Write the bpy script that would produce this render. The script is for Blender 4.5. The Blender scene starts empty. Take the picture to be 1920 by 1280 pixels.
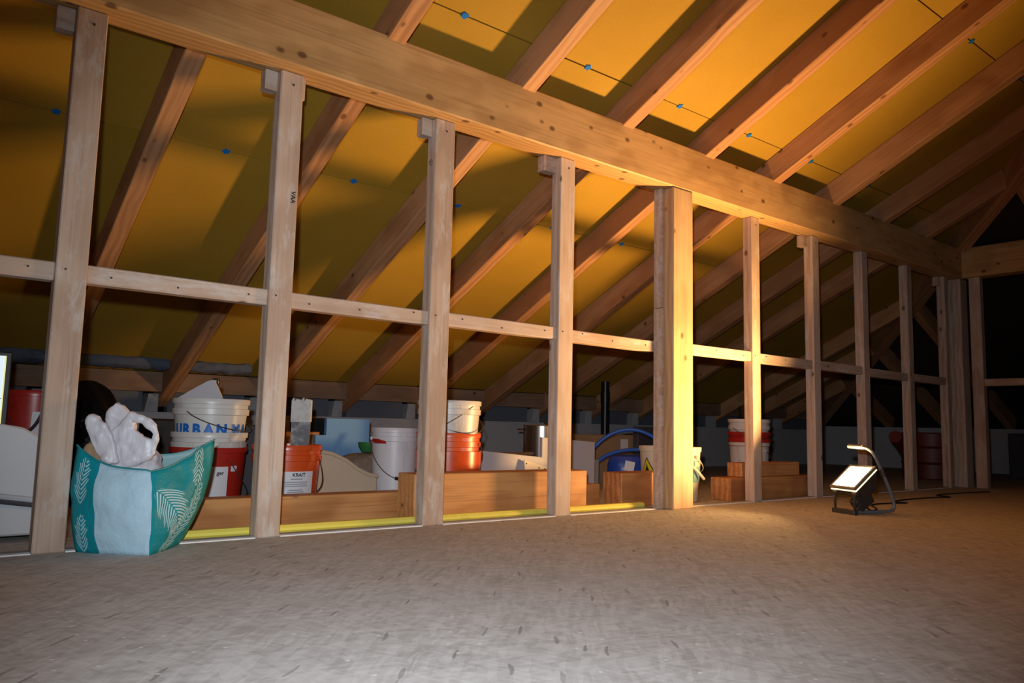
import bpy, bmesh, math, random
from mathutils import Vector, Matrix, noise
random.seed(7)
R = math.radians
PI = math.pi
scene = bpy.context.scene
C = scene.collection

# ------------------------------------------------------------------ camera, world, flash, exposure
F_PX = 1464.9
PITCH, YAW, ROLL = R(6.15), R(38.645), R(1.33)
CAM = Vector((-0.562, -2.5463, 0.3845))
fwd = Vector((math.sin(YAW)*math.cos(PITCH), math.cos(YAW)*math.cos(PITCH), math.sin(PITCH)))
rt0 = Vector((math.cos(YAW), -math.sin(YAW), 0))
up0 = rt0.cross(fwd)
right = math.cos(ROLL)*rt0 + math.sin(ROLL)*up0
upv = -math.sin(ROLL)*rt0 + math.cos(ROLL)*up0
cd = bpy.data.cameras.new('camera')
cd.sensor_width = 36
cd.lens = F_PX/1920*36
cd.clip_start = 0.02
cam = bpy.data.objects.new('camera', cd)
C.objects.link(cam)
rot = Matrix((right, upv, -fwd)).transposed()
cam.matrix_world = Matrix.Translation(CAM) @ rot.to_4x4()
scene.camera = cam

w = bpy.data.worlds.new('world')
scene.world = w
w.use_nodes = True
w.node_tree.nodes['Background'].inputs[0].default_value = (0.8, 0.9, 1, 1)
w.node_tree.nodes['Background'].inputs[1].default_value = 0.0005

fl = bpy.data.lights.new('camera_flash', 'SPOT')          # the camera's own flash head, just above the lens
fl.energy = 222
fl.color = (0.86, 0.93, 1.0)
fl.spot_size = R(85)
fl.spot_blend = 1.0
fl.shadow_soft_size = 0.018
flo = bpy.data.objects.new('camera_flash', fl)
C.objects.link(flo)
flo.matrix_world = Matrix.Translation(CAM + upv*0.11 - right*0.045) @ rot.to_4x4() @ Matrix.Rotation(R(-7.0), 4, 'X')

LAMP_WATTS = 64
LAMP_COLOR = (1.0, 0.56, 0.20)

vs = scene.view_settings
vs.view_transform = 'Standard'
vs.look = 'None'
vs.exposure = 0.0
vs.gamma = 1.0
vs.use_curve_mapping = False

# ------------------------------------------------------------------ helpers: objects
def tag(o, label=None, cat=None, group=None, kind=None):
    if label: o['label'] = label
    if cat: o['category'] = cat
    if group: o['group'] = group
    if kind: o['kind'] = kind
    return o

def empty(name, loc=(0, 0, 0), rz=0, parent=None):
    o = bpy.data.objects.new(name, None)
    o.empty_display_size = 0.05
    C.objects.link(o)
    o.location = loc
    o.rotation_euler = (0, 0, rz)
    if parent: o.parent = parent
    return o

def link(name, me, mat, parent=None, mats=None):
    o = bpy.data.objects.new(name, me)
    if mats:
        for m in mats: me.materials.append(m)
    elif mat and not me.materials:
        me.materials.append(mat)
    C.objects.link(o)
    if parent: o.parent = parent
    return o

def from_bm(name, bm, mat, parent=None, smooth=False, mats=None):
    me = bpy.data.meshes.new(name)
    bmesh.ops.recalc_face_normals(bm, faces=bm.faces)
    bm.to_mesh(me)
    bm.free()
    if smooth:
        for p in me.polygons: p.use_smooth = True
        try: me.set_sharp_from_angle(angle=R(38))
        except Exception: pass
    return link(name, me, mat, parent, mats)

def bm_box(bm, lo, hi, mtx=None, bevel=0.0):
    x0, y0, z0 = lo; x1, y1, z1 = hi
    co = [(x0,y0,z0),(x1,y0,z0),(x1,y1,z0),(x0,y1,z0),(x0,y0,z1),(x1,y0,z1),(x1,y1,z1),(x0,y1,z1)]
    vs_ = [bm.verts.new((mtx @ Vector(c)) if mtx else c) for c in co]
    fs = []
    for f in ((0,3,2,1),(4,5,6,7),(0,1,5,4),(1,2,6,5),(2,3,7,6),(3,0,4,7)):
        fs.append(bm.faces.new([vs_[i] for i in f]))
    if bevel:
        es = list({e for f in fs for e in f.edges})
        bmesh.ops.bevel(bm, geom=es, offset=bevel, segments=1, affect='EDGES', profile=0.5)

def box(name, lo, hi, mat, parent=None, bevel=0.002):
    bm = bmesh.new()
    bm_box(bm, lo, hi, None, bevel)
    return from_bm(name, bm, mat, parent)

_tm = {}
def timber(name, p0, p1, wid, hgt, mat, parent=None, up=(0, 0, 1), bevel=0.003):
    """beam whose local X runs from p0 to p1; wid is its local Y size, hgt its local Z size"""
    p0, p1 = Vector(p0), Vector(p1)
    L = (p1-p0).length
    key = (round(L, 4), round(wid, 4), round(hgt, 4), mat.name)
    if key not in _tm:
        bm = bmesh.new()
        bm_box(bm, (-L/2, -wid/2, -hgt/2), (L/2, wid/2, hgt/2), None, bevel)
        me = bpy.data.meshes.new(name)
        bmesh.ops.recalc_face_normals(bm, faces=bm.faces)
        bm.to_mesh(me); bm.free()
        me.materials.append(mat)
        _tm[key] = me
    o = bpy.data.objects.new(name, _tm[key])
    C.objects.link(o)
    x = (p1-p0).normalized()
    y = Vector(up).cross(x).normalized()
    z = x.cross(y)
    m = Matrix((x, y, z)).transposed().to_4x4()
    m.translation = (p0+p1)/2
    if parent:
        o.parent = parent
        o.matrix_basis = parent.matrix_basis.inverted() @ m
    else:
        o.matrix_basis = m
    return o

def bm_tube(bm, pts, r, seg=8, cap=True, closed=False):
    pts = [Vector(p) for p in pts]
    n = len(pts)
    rad = r if isinstance(r, (list, tuple)) else [r]*n
    rings = []
    t0 = (pts[1]-pts[0]).normalized()
    a = Vector((0, 0, 1)) if abs(t0.z) < 0.9 else Vector((1, 0, 0))
    nrm = t0.cross(a).normalized()
    for i in range(n):
        if closed: t = (pts[(i+1) % n]-pts[i-1]).normalized()
        elif i == 0: t = t0
        elif i == n-1: t = (pts[-1]-pts[-2]).normalized()
        else: t = (pts[i+1]-pts[i-1]).normalized()
        nrm = (nrm - t*nrm.dot(t)).normalized()
        b = t.cross(nrm)
        rings.append([bm.verts.new(pts[i] + rad[i]*(math.cos(2*PI*k/seg)*nrm + math.sin(2*PI*k/seg)*b)) for k in range(seg)])
    m = n if closed else n-1
    for i in range(m):
        A, B = rings[i], rings[(i+1) % n]
        for k in range(seg):
            bm.faces.new((A[k], A[(k+1) % seg], B[(k+1) % seg], B[k]))
    if cap and not closed:
        bm.faces.new(rings[0]); bm.faces.new(rings[-1])

def tube(name, pts, r, mat, parent=None, seg=8, closed=False):
    bm = bmesh.new()
    bm_tube(bm, pts, r, seg, True, closed)
    return from_bm(name, bm, mat, parent, smooth=True)

def spline(pts, n=8):
    P = [Vector(p) for p in pts]
    P = [2*P[0]-P[1]] + P + [2*P[-1]-P[-2]]
    out = []
    for i in range(1, len(P)-2):
        for k in range(n):
            t = k/n
            a, b, c, d = P[i-1], P[i], P[i+1], P[i+2]
            out.append(0.5*((2*b) + (c-a)*t + (2*a-5*b+4*c-d)*t*t + (3*b-a-3*c+d)*t**3))
    out.append(P[-2])
    return out

def bm_lathe(bm, prof, seg=40, off=(0, 0, 0), close=False):
    rings = []
    ox, oy, oz = off
    for r, z in prof:
        if r < 1e-6:
            rings.append([bm.verts.new((ox, oy, oz+z))])
        else:
            rings.append([bm.verts.new((ox+r*math.cos(2*PI*k/seg), oy+r*math.sin(2*PI*k/seg), oz+z)) for k in range(seg)])
    pr = list(zip(rings, rings[1:]))
    if close: pr.append((rings[-1], rings[0]))
    for A, B in pr:
        for k in range(seg):
            a0, a1 = A[k % len(A)], A[(k+1) % len(A)]
            b0, b1 = B[k % len(B)], B[(k+1) % len(B)]
            vs_ = []
            for v in (a0, a1, b1, b0):
                if v not in vs_: vs_.append(v)
            if len(vs_) > 2: bm.faces.new(vs_)

def lathe(name, prof, mat, parent=None, seg=40, close=False):
    bm = bmesh.new()
    bm_lathe(bm, prof, seg, close=close)
    return from_bm(name, bm, mat, parent, smooth=True)

def poly_slab(name, poly, thick, mat, parent=None, bevel=0.0):
    """planar polygon (list of 3D points) extruded by vector thick"""
    bm = bmesh.new()
    a = [bm.verts.new(Vector(p)) for p in poly]
    b = [bm.verts.new(Vector(p)+Vector(thick)) for p in poly]
    n = len(poly)
    bm.faces.new(a); bm.faces.new(b[::-1])
    for i in range(n):
        bm.faces.new((a[i], b[i], b[(i+1) % n], a[(i+1) % n]))
    if bevel:
        bmesh.ops.bevel(bm, geom=list(bm.edges), offset=bevel, segments=1, affect='EDGES', profile=0.5)
    return from_bm(name, bm, mat, parent)

def text_polys(body, size, bold=0.0):
    """verts2d, faces of a text at the given height"""
    cu = bpy.data.curves.new('t', 'FONT')
    cu.body = body
    cu.size = size
    cu.resolution_u = 3
    cu.offset = bold
    o = bpy.data.objects.new('t', cu)
    C.objects.link(o)
    dg = bpy.context.evaluated_depsgraph_get()
    dg.update()
    me = bpy.data.meshes.new_from_object(o.evaluated_get(dg))
    vsl = [(v.co.x, v.co.y) for v in me.vertices]
    fsl = [tuple(p.vertices) for p in me.polygons]
    bpy.data.objects.remove(o)
    bpy.data.curves.remove(cu)
    bpy.data.meshes.remove(me)
    return vsl, fsl

def mesh_py(name, verts, faces, mat, parent=None, smooth=False):
    me = bpy.data.meshes.new(name)
    me.from_pydata(verts, [], faces)
    me.update()
    if smooth:
        for p in me.polygons: p.use_smooth = True
    return link(name, me, mat, parent)

# ------------------------------------------------------------------ helpers: materials
def new_mat(name):
    m = bpy.data.materials.new(name)
    m.use_nodes = True
    nt = m.node_tree
    b = nt.nodes['Principled BSDF']
    return m, nt, b

def N(nt, typ, ins=None, **attr):
    n = nt.nodes.new(typ)
    for k, v in attr.items(): setattr(n, k, v)
    for k, v in (ins or {}).items():
        if isinstance(v, bpy.types.NodeSocket): nt.links.new(v, n.inputs[k])
        else: n.inputs[k].default_value = v
    return n

def M(nt, op, a, b=0.0, c=0.0, clamp=False):
    n = nt.nodes.new('ShaderNodeMath')
    n.operation = op
    n.use_clamp = clamp
    for i, v in enumerate((a, b, c)):
        if isinstance(v, bpy.types.NodeSocket): nt.links.new(v, n.inputs[i])
        else: n.inputs[i].default_value = v
    return n.outputs[0]

def mixc(nt, fac, a, b, mode='MIX'):
    n = nt.nodes.new('ShaderNodeMix')
    n.data_type = 'RGBA'
    n.blend_type = mode
    for s, v in ((n.inputs[0], fac), (n.inputs[6], a), (n.inputs[7], b)):
        if isinstance(v, bpy.types.NodeSocket): nt.links.new(v, s)
        else: s.default_value = v if not isinstance(v, tuple) or len(v) == 4 else (*v, 1)
    return n.outputs[2]

def ramp(nt, fac, stops):
    n = nt.nodes.new('ShaderNodeValToRGB')
    nt.links.new(fac, n.inputs[0])
    el = n.color_ramp.elements
    while len(el) > 1: el.remove(el[-1])
    for i, (p, c) in enumerate(stops):
        e = el[0] if i == 0 else el.new(p)
        e.position = p
        e.color = (*c, 1) if len(c) == 3 else c
    return n.outputs[0]

def obj_vec(nt, rnd=True):
    tc = N(nt, 'ShaderNodeTexCoord')
    v = tc.outputs['Object']
    if rnd:
        oi = N(nt, 'ShaderNodeObjectInfo')
        s = N(nt, 'ShaderNodeCombineXYZ', {0: M(nt, 'MULTIPLY', oi.outputs['Random'], 41.0), 1: M(nt, 'MULTIPLY', oi.outputs['Random'], 13.0), 2: M(nt, 'MULTIPLY', oi.outputs['Random'], 7.0)})
        v = N(nt, 'ShaderNodeVectorMath', {0: v, 1: s.outputs[0]}, operation='ADD').outputs[0]
        return v, oi.outputs['Random']
    return v, None

def scl(nt, v, s):
    return N(nt, 'ShaderNodeVectorMath', {0: v, 1: s}, operation='MULTIPLY').outputs[0]

def wood(name, light, dark, knot=(0.10, 0.045, 0.02), knots=0.35, rough=0.55, paint=0.0, grain=1.0, var=0.25):
    m, nt, b = new_mat(name)
    v, rnd = obj_vec(nt)
    g1 = N(nt, 'ShaderNodeTexNoise', {'Vector': scl(nt, v, (1.6, 46, 46)), 'Scale': 1.0, 'Detail': 5.0, 'Roughness': 0.6}).outputs[0]
    wv = N(nt, 'ShaderNodeTexWave', {'Vector': scl(nt, v, (0.5, 1.0, 1.0)), 'Scale': 9.0*grain, 'Distortion': 7.0, 'Detail': 2.0, 'Detail Scale': 0.6}, wave_type='BANDS', bands_direction='Y').outputs[1]
    big = N(nt, 'ShaderNodeTexNoise', {'Vector': scl(nt, v, (0.8, 5, 5)), 'Scale': 1.0, 'Detail': 2.0}).outputs[0]
    t = M(nt, 'ADD', M(nt, 'MULTIPLY', g1, 0.55), M(nt, 'MULTIPLY', wv, 0.30))
    t = M(nt, 'ADD', t, M(nt, 'MULTIPLY', M(nt, 'SUBTRACT', big, 0.5), 0.7))
    t = M(nt, 'ADD', t, M(nt, 'MULTIPLY', M(nt, 'SUBTRACT', rnd, 0.5), var))
    col = ramp(nt, t, [(0.22, dark), (0.66, light)])
    fl_ = N(nt, 'ShaderNodeTexNoise', {'Vector': scl(nt, v, (2.2, 120, 120)), 'Scale': 1.0, 'Detail': 3.0, 'Roughness': 0.55}).outputs[0]
    col = mixc(nt, M(nt, 'MULTIPLY', M(nt, 'SUBTRACT', fl_, 0.52), 2.2, clamp=True), col, tuple(0.62*q for q in dark))
    vo = N(nt, 'ShaderNodeTexVoronoi', {'Vector': scl(nt, v, (8.0, 12.0, 12.0)), 'Scale': 1.0, 'Randomness': 1.0})
    cr = N(nt, 'ShaderNodeSeparateColor', {0: vo.outputs['Color']}).outputs[0]
    kn = M(nt, 'MULTIPLY', M(nt, 'GREATER_THAN', cr, 1.0-knots), M(nt, 'SUBTRACT', 1.0, M(nt, 'MULTIPLY', M(nt, 'SUBTRACT', vo.outputs['Distance'], 0.10), 13.0, clamp=True), clamp=True))
    col = mixc(nt, M(nt, 'MULTIPLY', kn, 0.8), col, knot)
    if paint:
        sp = N(nt, 'ShaderNodeTexNoise', {'Vector': scl(nt, v, (6, 18, 18)), 'Scale': 1.0, 'Detail': 6.0, 'Roughness': 0.7}).outputs[0]
        pf = M(nt, 'MULTIPLY', M(nt, 'SUBTRACT', sp, 0.56-0.1*paint), 9.0, clamp=True)
        col = mixc(nt, M(nt, 'MULTIPLY', pf, 0.45), col, (0.62, 0.60, 0.58))
    nt.links.new(col, b.inputs['Base Color'])
    b.inputs['Roughness'].default_value = rough
    b.inputs['Specular IOR Level'].default_value = 0.25
    bp = N(nt, 'ShaderNodeBump', {'Height': t, 'Strength': 0.12, 'Distance': 0.004})
    nt.links.new(bp.outputs[0], b.inputs['Normal'])
    return m

def plain(name, col, rough=0.5, metal=0.0, dirt=0.0, dcol=(0.25, 0.22, 0.2), scale=14, spec=0.5, bump=0.0, streak=False):
    m, nt, b = new_mat(name)
    b.inputs['Roughness'].default_value = rough
    b.inputs['Metallic'].default_value = metal
    b.inputs['Specular IOR Level'].default_value = spec
    v, rnd = obj_vec(nt)
    sv = scl(nt, v, (1, 1, 0.25)) if streak else v
    no = N(nt, 'ShaderNodeTexNoise', {'Vector': sv, 'Scale': scale, 'Detail': 5.0, 'Roughness': 0.65}).outputs[0]
    if dirt:
        f = M(nt, 'MULTIPLY', M(nt, 'SUBTRACT', no, 0.62-0.22*dirt), 7.0, clamp=True)
        c = mixc(nt, M(nt, 'MULTIPLY', f, 0.75), col, dcol)
    else:
        c = mixc(nt, M(nt, 'MULTIPLY', no, 0.18), col, tuple(x*0.75 for x in col))
    nt.links.new(c, b.inputs['Base Color'])
    if bump:
        bp = N(nt, 'ShaderNodeBump', {'Height': no, 'Strength': bump, 'Distance': 0.01})
        nt.links.new(bp.outputs[0], b.inputs['Normal'])
    return m

def emit(name, col, s):
    m, nt, b = new_mat(name)
    b.inputs['Base Color'].default_value = (*col, 1)
    b.inputs['Emission Color'].default_value = (*col, 1)
    b.inputs['Emission Strength'].default_value = s
    return m

# timbers
W_STUD = wood('stud_pine', (0.60, 0.455, 0.355), (0.43, 0.30, 0.22), knots=0.14, paint=0.4, rough=0.7)
W_PURLIN = wood('purlin_spruce', (0.64, 0.39, 0.17), (0.44, 0.25, 0.10), knots=0.85, rough=0.5, grain=1.3)
W_RAFTER = wood('rafter_spruce', (0.52, 0.28, 0.14), (0.36, 0.17, 0.075), knots=0.4, rough=0.6)
W_BEAM = wood('beam_larch', (0.60, 0.29, 0.105), (0.36, 0.14, 0.045), knots=0.1, rough=0.5)
W_POST = wood('post_pine', (0.60, 0.40, 0.22), (0.42, 0.26, 0.14), knots=0.45, rough=0.55)
W_PLATE = wood('plate_board', (0.30, 0.19, 0.12), (0.20, 0.12, 0.08), knots=0.2, rough=0.7)
W_OLD = wood('offcut_brown', (0.33, 0.20, 0.11), (0.16, 0.09, 0.05), knots=0.4, rough=0.7)
# plastics and so on
P_WHITE = plain('plastic_white', (0.62, 0.60, 0.57), 0.35, dirt=0.35, dcol=(0.42, 0.36, 0.30), streak=True)
P_WHITE_STAINED = plain('plastic_white_stained', (0.66, 0.64, 0.66), 0.4, dirt=0.4, dcol=(0.42, 0.40, 0.44), scale=7, streak=True)
P_CREAM = plain('plastic_cream', (0.74, 0.66, 0.50), 0.4)
P_RED = plain('plastic_red', (0.38, 0.02, 0.012), 0.3, dirt=0.2, dcol=(0.22, 0.01, 0.01))
P_ORANGE = plain('plastic_orange_red', (0.62, 0.075, 0.012), 0.3, dirt=0.22, dcol=(0.40, 0.04, 0.01))
P_ORANGE_PAINT = plain('plastic_orange_painted', (0.66, 0.10, 0.02), 0.35, dirt=0.3, dcol=(0.62, 0.22, 0.26), scale=6, streak=True)
P_BLACK = plain('plastic_black', (0.012, 0.012, 0.014), 0.35)
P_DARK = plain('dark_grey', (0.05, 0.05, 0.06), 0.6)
P_BEIGE = plain('plastic_beige', (0.56, 0.45, 0.32), 0.45)
P_BLUE = plain('hose_blue', (0.012, 0.12, 0.55), 0.35)
P_WIRE = plain('wire_steel', (0.16, 0.15, 0.15), 0.35, metal=0.8)
PAPER = plain('label_paper', (0.70, 0.69, 0.72), 0.6)
INK = plain('ink_black', (0.015, 0.015, 0.02), 0.6)
INK_GREY = plain('ink_grey', (0.30, 0.30, 0.34), 0.6)
INK_BLUE = plain('ink_blue', (0.005, 0.13, 0.50), 0.45)
STEEL = plain('steel_brushed', (0.62, 0.58, 0.54), 0.28, metal=1.0)
PLASTER = plain('plaster_grey', (0.33, 0.33, 0.34), 0.85, dirt=0.3, dcol=(0.24, 0.24, 0.25))
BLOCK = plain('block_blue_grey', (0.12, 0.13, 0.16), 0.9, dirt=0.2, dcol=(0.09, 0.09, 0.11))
WALLW = plain('eave_wall_white', (0.42, 0.42, 0.44), 0.85, dirt=0.15, dcol=(0.33, 0.33, 0.35))
BOARDW = plain('white_board', (0.52, 0.50, 0.52), 0.55)
YELLOWS = plain('foam_yellow', (0.86, 0.73, 0.12), 0.6, dirt=0.2, dcol=(0.62, 0.58, 0.10), scale=10)
STRIPW = plain('sealing_strip_white', (0.88, 0.87, 0.86), 0.6, dirt=0.15, dcol=(0.55, 0.52, 0.48), scale=30)
CARD = plain('cardboard', (0.34, 0.22, 0.12), 0.8)
BLUEF = plain('foam_board_blue', (0.15, 0.36, 0.70), 0.7)
INSUL = plain('insulation_blue_grey', (0.10, 0.12, 0.17), 0.9, dirt=0.4, dcol=(0.06, 0.07, 0.11), bump=0.6, scale=9)
TAPE = plain('tape_blue', (0.01, 0.17, 0.62), 0.6, spec=0.1)
NAIL = plain('nail_dark', (0.06, 0.045, 0.04), 0.5, metal=0.4)

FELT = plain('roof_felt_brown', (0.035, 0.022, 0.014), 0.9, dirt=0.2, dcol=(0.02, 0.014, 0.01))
# yellow roof panels
m, nt, b = new_mat('roof_panel_yellow')
v, rnd = obj_vec(nt)
n1 = N(nt, 'ShaderNodeTexNoise', {'Vector': v, 'Scale': 90.0, 'Detail': 3.0}).outputs[0]
n2 = N(nt, 'ShaderNodeTexNoise', {'Vector': v, 'Scale': 2.2, 'Detail': 3.0}).outputs[0]
t = M(nt, 'ADD', M(nt, 'MULTIPLY', n1, 0.35), M(nt, 'MULTIPLY', n2, 0.6))
nt.links.new(ramp(nt, t, [(0.25, (0.345, 0.205, 0.018)), (0.75, (0.43, 0.265, 0.036))]), b.inputs['Base Color'])
b.inputs['Roughness'].default_value = 0.75
b.inputs['Specular IOR Level'].default_value = 0.2
PANEL = m

# chipboard floor with long flakes
m, nt, b = new_mat('osb_floor')
tc = N(nt, 'ShaderNodeTexCoord').outputs['Object']
col = None
warp = N(nt, 'ShaderNodeTexNoise', {'Vector': tc, 'Scale': 6.0, 'Detail': 2.0}).outputs['Color']
tcw = N(nt, 'ShaderNodeVectorMath', {0: tc, 1: scl(nt, warp, (0.05, 0.05, 0))}, operation='ADD').outputs[0]
vals = []
for ang, sx, sy, off in ((0.25, 19, 92, 0.0), (1.25, 21, 100, 3.3), (-0.75, 17, 80, 7.1), (2.3, 14, 105, 9.7)):
    mp = N(nt, 'ShaderNodeMapping', {'Vector': tcw, 'Rotation': (0, 0, ang), 'Location': (off, off*1.7, 0), 'Scale': (1, 1, 1)})
    sv = scl(nt, mp.outputs[0], (sx, sy, 1))
    vo = N(nt, 'ShaderNodeTexVoronoi', {'Vector': sv, 'Scale': 1.0}, voronoi_dimensions='2D')
    sc_ = N(nt, 'ShaderNodeSeparateColor', {0: vo.outputs['Color']})
    vals.append((sc_.outputs[0], sc_.outputs[1], vo.outputs['Distance']))
t = M(nt, 'MULTIPLY', vals[0][0], 0.28)
for q in vals[1:]: t = M(nt, 'ADD', t, M(nt, 'MULTIPLY', q[0], 0.24))
fine = N(nt, 'ShaderNodeTexNoise', {'Vector': scl(nt, tcw, (40, 40, 1)), 'Scale': 1.0, 'Detail': 5.0, 'Roughness': 0.7}).outputs[0]
t = M(nt, 'ADD', M(nt, 'MULTIPLY', t, 0.75), M(nt, 'MULTIPLY', fine, 0.25))
col = ramp(nt, t, [(0.25, (0.40, 0.375, 0.35)), (0.48, (0.495, 0.475, 0.455)), (0.72, (0.59, 0.57, 0.55))])
dk = M(nt, 'MULTIPLY', M(nt, 'GREATER_THAN', vals[3][1], 0.978), M(nt, 'LESS_THAN', vals[3][2], 0.42))
col = mixc(nt, M(nt, 'MULTIPLY', dk, 0.45), col, (0.09, 0.06, 0.045))
dk2 = M(nt, 'MULTIPLY', M(nt, 'GREATER_THAN', vals[1][1], 0.982), M(nt, 'LESS_THAN', vals[1][2], 0.40))
col = mixc(nt, M(nt, 'MULTIPLY', dk2, 0.12), col, (0.11, 0.075, 0.06))
dirtn = N(nt, 'ShaderNodeTexNoise', {'Vector': tc, 'Scale': 2.3, 'Detail': 4.0, 'Roughness': 0.6}).outputs[0]
col = mixc(nt, M(nt, 'MULTIPLY', M(nt, 'SUBTRACT', dirtn, 0.45), 1.6, clamp=True), col, (0.56, 0.55, 0.535))
spk = N(nt, 'ShaderNodeTexVoronoi', {'Vector': tc, 'Scale': 16.0}, voronoi_dimensions='2D')
sp = M(nt, 'MULTIPLY', M(nt, 'LESS_THAN', spk.outputs['Distance'], 0.06), M(nt, 'GREATER_THAN', N(nt, 'ShaderNodeSeparateColor', {0: spk.outputs['Color']}).outputs[0], 0.72))
col = mixc(nt, M(nt, 'MULTIPLY', sp, 0.7), col, (0.80, 0.77, 0.72))
nt.links.new(col, b.inputs['Base Color'])
b.inputs['Roughness'].default_value = 0.85
b.inputs['Specular IOR Level'].default_value = 0.12
bp = N(nt, 'ShaderNodeBump', {'Height': t, 'Strength': 0.25, 'Distance': 0.004})
nt.links.new(bp.outputs[0], b.inputs['Normal'])
OSB = m

# ------------------------------------------------------------------ the setting
TAN = math.tan(R(25.39)); COS = math.cos(R(25.39)); SIN = math.sin(R(25.39))
RH, RW = 0.135, 0.075                       # rafter depth and width
ZB0 = 1.788                                 # rafter underside at Y = 0
ZT0 = ZB0 + RH/COS                          # rafter top side (panel underside) at Y = 0
HW = 1.6                                    # purlin underside
XL, XE = -3.0, 5.93                         # left end of the built attic, hip corner
Y_EAVE, Y_RIDGE = 2.84, -3.6

def slope(y, z0): return z0 - TAN*y

box('floor', (XL, -5.0, -0.06), (8.9, 2.95, 0.0), OSB, bevel=0)
tag(bpy.data.objects['floor'], 'grey brown oriented strand board floor of the attic', 'floor', kind='structure')

# roof
ceiling = empty('ceiling')
tag(ceiling, 'sloping attic roof of yellow panels on wooden rafters', 'ceiling', kind='structure')
RX = [0.162+0.64*k for k in range(-5, 0)] + [0.1617, 0.797, 1.448, 2.070, 2.697, 3.323, 3.981, 4.626, 5.269]
for x in RX:
    xc = x + RW/2
    ytop = max(Y_RIDGE, xc - XE)            # jack rafters stop on the hip
    off = Vector((0, 0, RH/COS/2))
    timber('rafter', (xc, Y_EAVE, slope(Y_EAVE, ZB0)+off.z), (xc, ytop+0.02, slope(ytop+0.02, ZB0)+off.z), RW, RH, W_RAFTER, ceiling, up=(0, SIN, COS))
for x in (6.55, 7.19, 7.83):                # jack rafters beyond the hip, under the eave
    timber('rafter', (x, Y_EAVE, slope(Y_EAVE, ZB0)+RH/COS/2), (x, x-XE+0.05, slope(x-XE+0.05, ZB0)+RH/COS/2), RW, RH, W_RAFTER, ceiling, up=(0, SIN, COS))
# hip rafter and the rafters of the end slope
hz = lambda d: ZB0 - TAN*d + RH/COS/2 - 0.01
timber('hip_rafter', (XE+2.84, 2.84, hz(2.84)), (XE-3.5, -3.5, hz(-3.5)), 0.09, 0.16, W_RAFTER, ceiling)
for y in (0.62, 1.26, 1.9):
    timber('rafter', (XE+2.84, y, slope(2.84, ZB0)+RH/COS/2), (XE+y+0.05, y, slope(y+0.05, ZB0)+RH/COS/2), RW, RH, W_RAFTER, ceiling, up=(SIN, 0, COS))
for y in (-0.66, -1.3, -1.94, -2.58):
    timber('rafter', (XE+2.84, y, slope(2.84, ZB0)+RH/COS/2), (XE+y+0.05, y, slope(y+0.05, ZB0)+RH/COS/2), RW, RH, W_RAFTER, ceiling, up=(SIN, 0, COS))

# yellow panels: rows between the seams, one panel per rafter bay
seams = [2.67, 1.767, 0.827, -0.115, -1.003, -1.92, -2.84, Y_RIDGE]
edges = [XL] + [x+RW/2 for x in RX] + [6.55, 7.19, 7.83, 8.6]
tk = Vector((0, SIN, COS))*0.035
rnd = random.Random(3)
for i in range(len(seams)-1):
    ya, yb = seams[i]-0.0025, seams[i+1]+0.0025
    for j in range(len(edges)-1):
        xa, xb = edges[j]+0.0005, edges[j+1]-0.0005
        # clip by the hip: keep X - XE < Y
        poly = [(xa, yb), (xb, yb), (xb, ya), (xa, ya)]
        out = []
        for k in range(4):
            p, q = poly[k], poly[(k+1) % 4]
            fp, fq = p[1]-(p[0]-XE), q[1]-(q[0]-XE)
            if fp >= 0: out.append(p)
            if fp*fq < 0:
                s = fp/(fp-fq)
                out.append((p[0]+s*(q[0]-p[0]), p[1]+s*(q[1]-p[1])))
        if len(out) < 3: continue
        dz = rnd.uniform(-0.0015, 0.0015)
        c = Vector((sum(p[0] for p in out)/len(out), sum(p[1] for p in out)/len(out), 0))
        c.z = slope(c.y, ZT0)
        pan = poly_slab('roof_panel', [Vector((x, y, slope(y, ZT0)+0.0015+dz))-c for x, y in out], tk, PANEL, ceiling)
        pan.location = c
        # blue tape tab over the seam, one in the middle of each bay
        if i in (1, 2, 3) and 3 <= j and len(out) == 4 and (i < 3 or j > 7):
            xm = (xa+xb)/2 + rnd.uniform(-0.03, 0.03) - 0.03
            bm = bmesh.new()
            a = rnd.uniform(-0.2, 0.2)
            pts = []
            for k in range(10):
                rr = 0.013*(1+0.25*math.sin(3*k+j))
                pts.append((xm+rr*1.15*math.cos(2*PI*k/10+a), seams[i+1]-0.004+rr*1.0*math.sin(2*PI*k/10+a)))
            tb = poly_slab('tape_tab', [Vector((x, y, slope(y, ZT0)-0.004))-c for x, y in pts], Vector((0, SIN, COS))*0.005, TAPE, pan)
            if 'label' not in tb: tb['label'] = 'small blue tab on panel seam'
            bm.free()
# roof deck above the panels, and the end slope
poly_slab('roof_deck', [(XL, 3.1, slope(3.1, ZT0)+0.06), (8.95, 3.02, slope(3.02, ZT0)+0.06), (XE+Y_RIDGE, Y_RIDGE, slope(Y_RIDGE, ZT0)+0.06), (XL, Y_RIDGE, slope(Y_RIDGE, ZT0)+0.06)], (0, 0, 0.03), P_DARK, ceiling)
def ez(x): return ZT0 - TAN*(x-XE)
poly_slab('roof_panel', [(8.95, 3.02, ez(8.95)), (8.95, -5, ez(8.95)), (XE+Y_RIDGE, -5, ez(XE+Y_RIDGE)), (XE+Y_RIDGE, Y_RIDGE, ez(XE+Y_RIDGE))], (0, 0, 0.04), FELT, ceiling)

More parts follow.
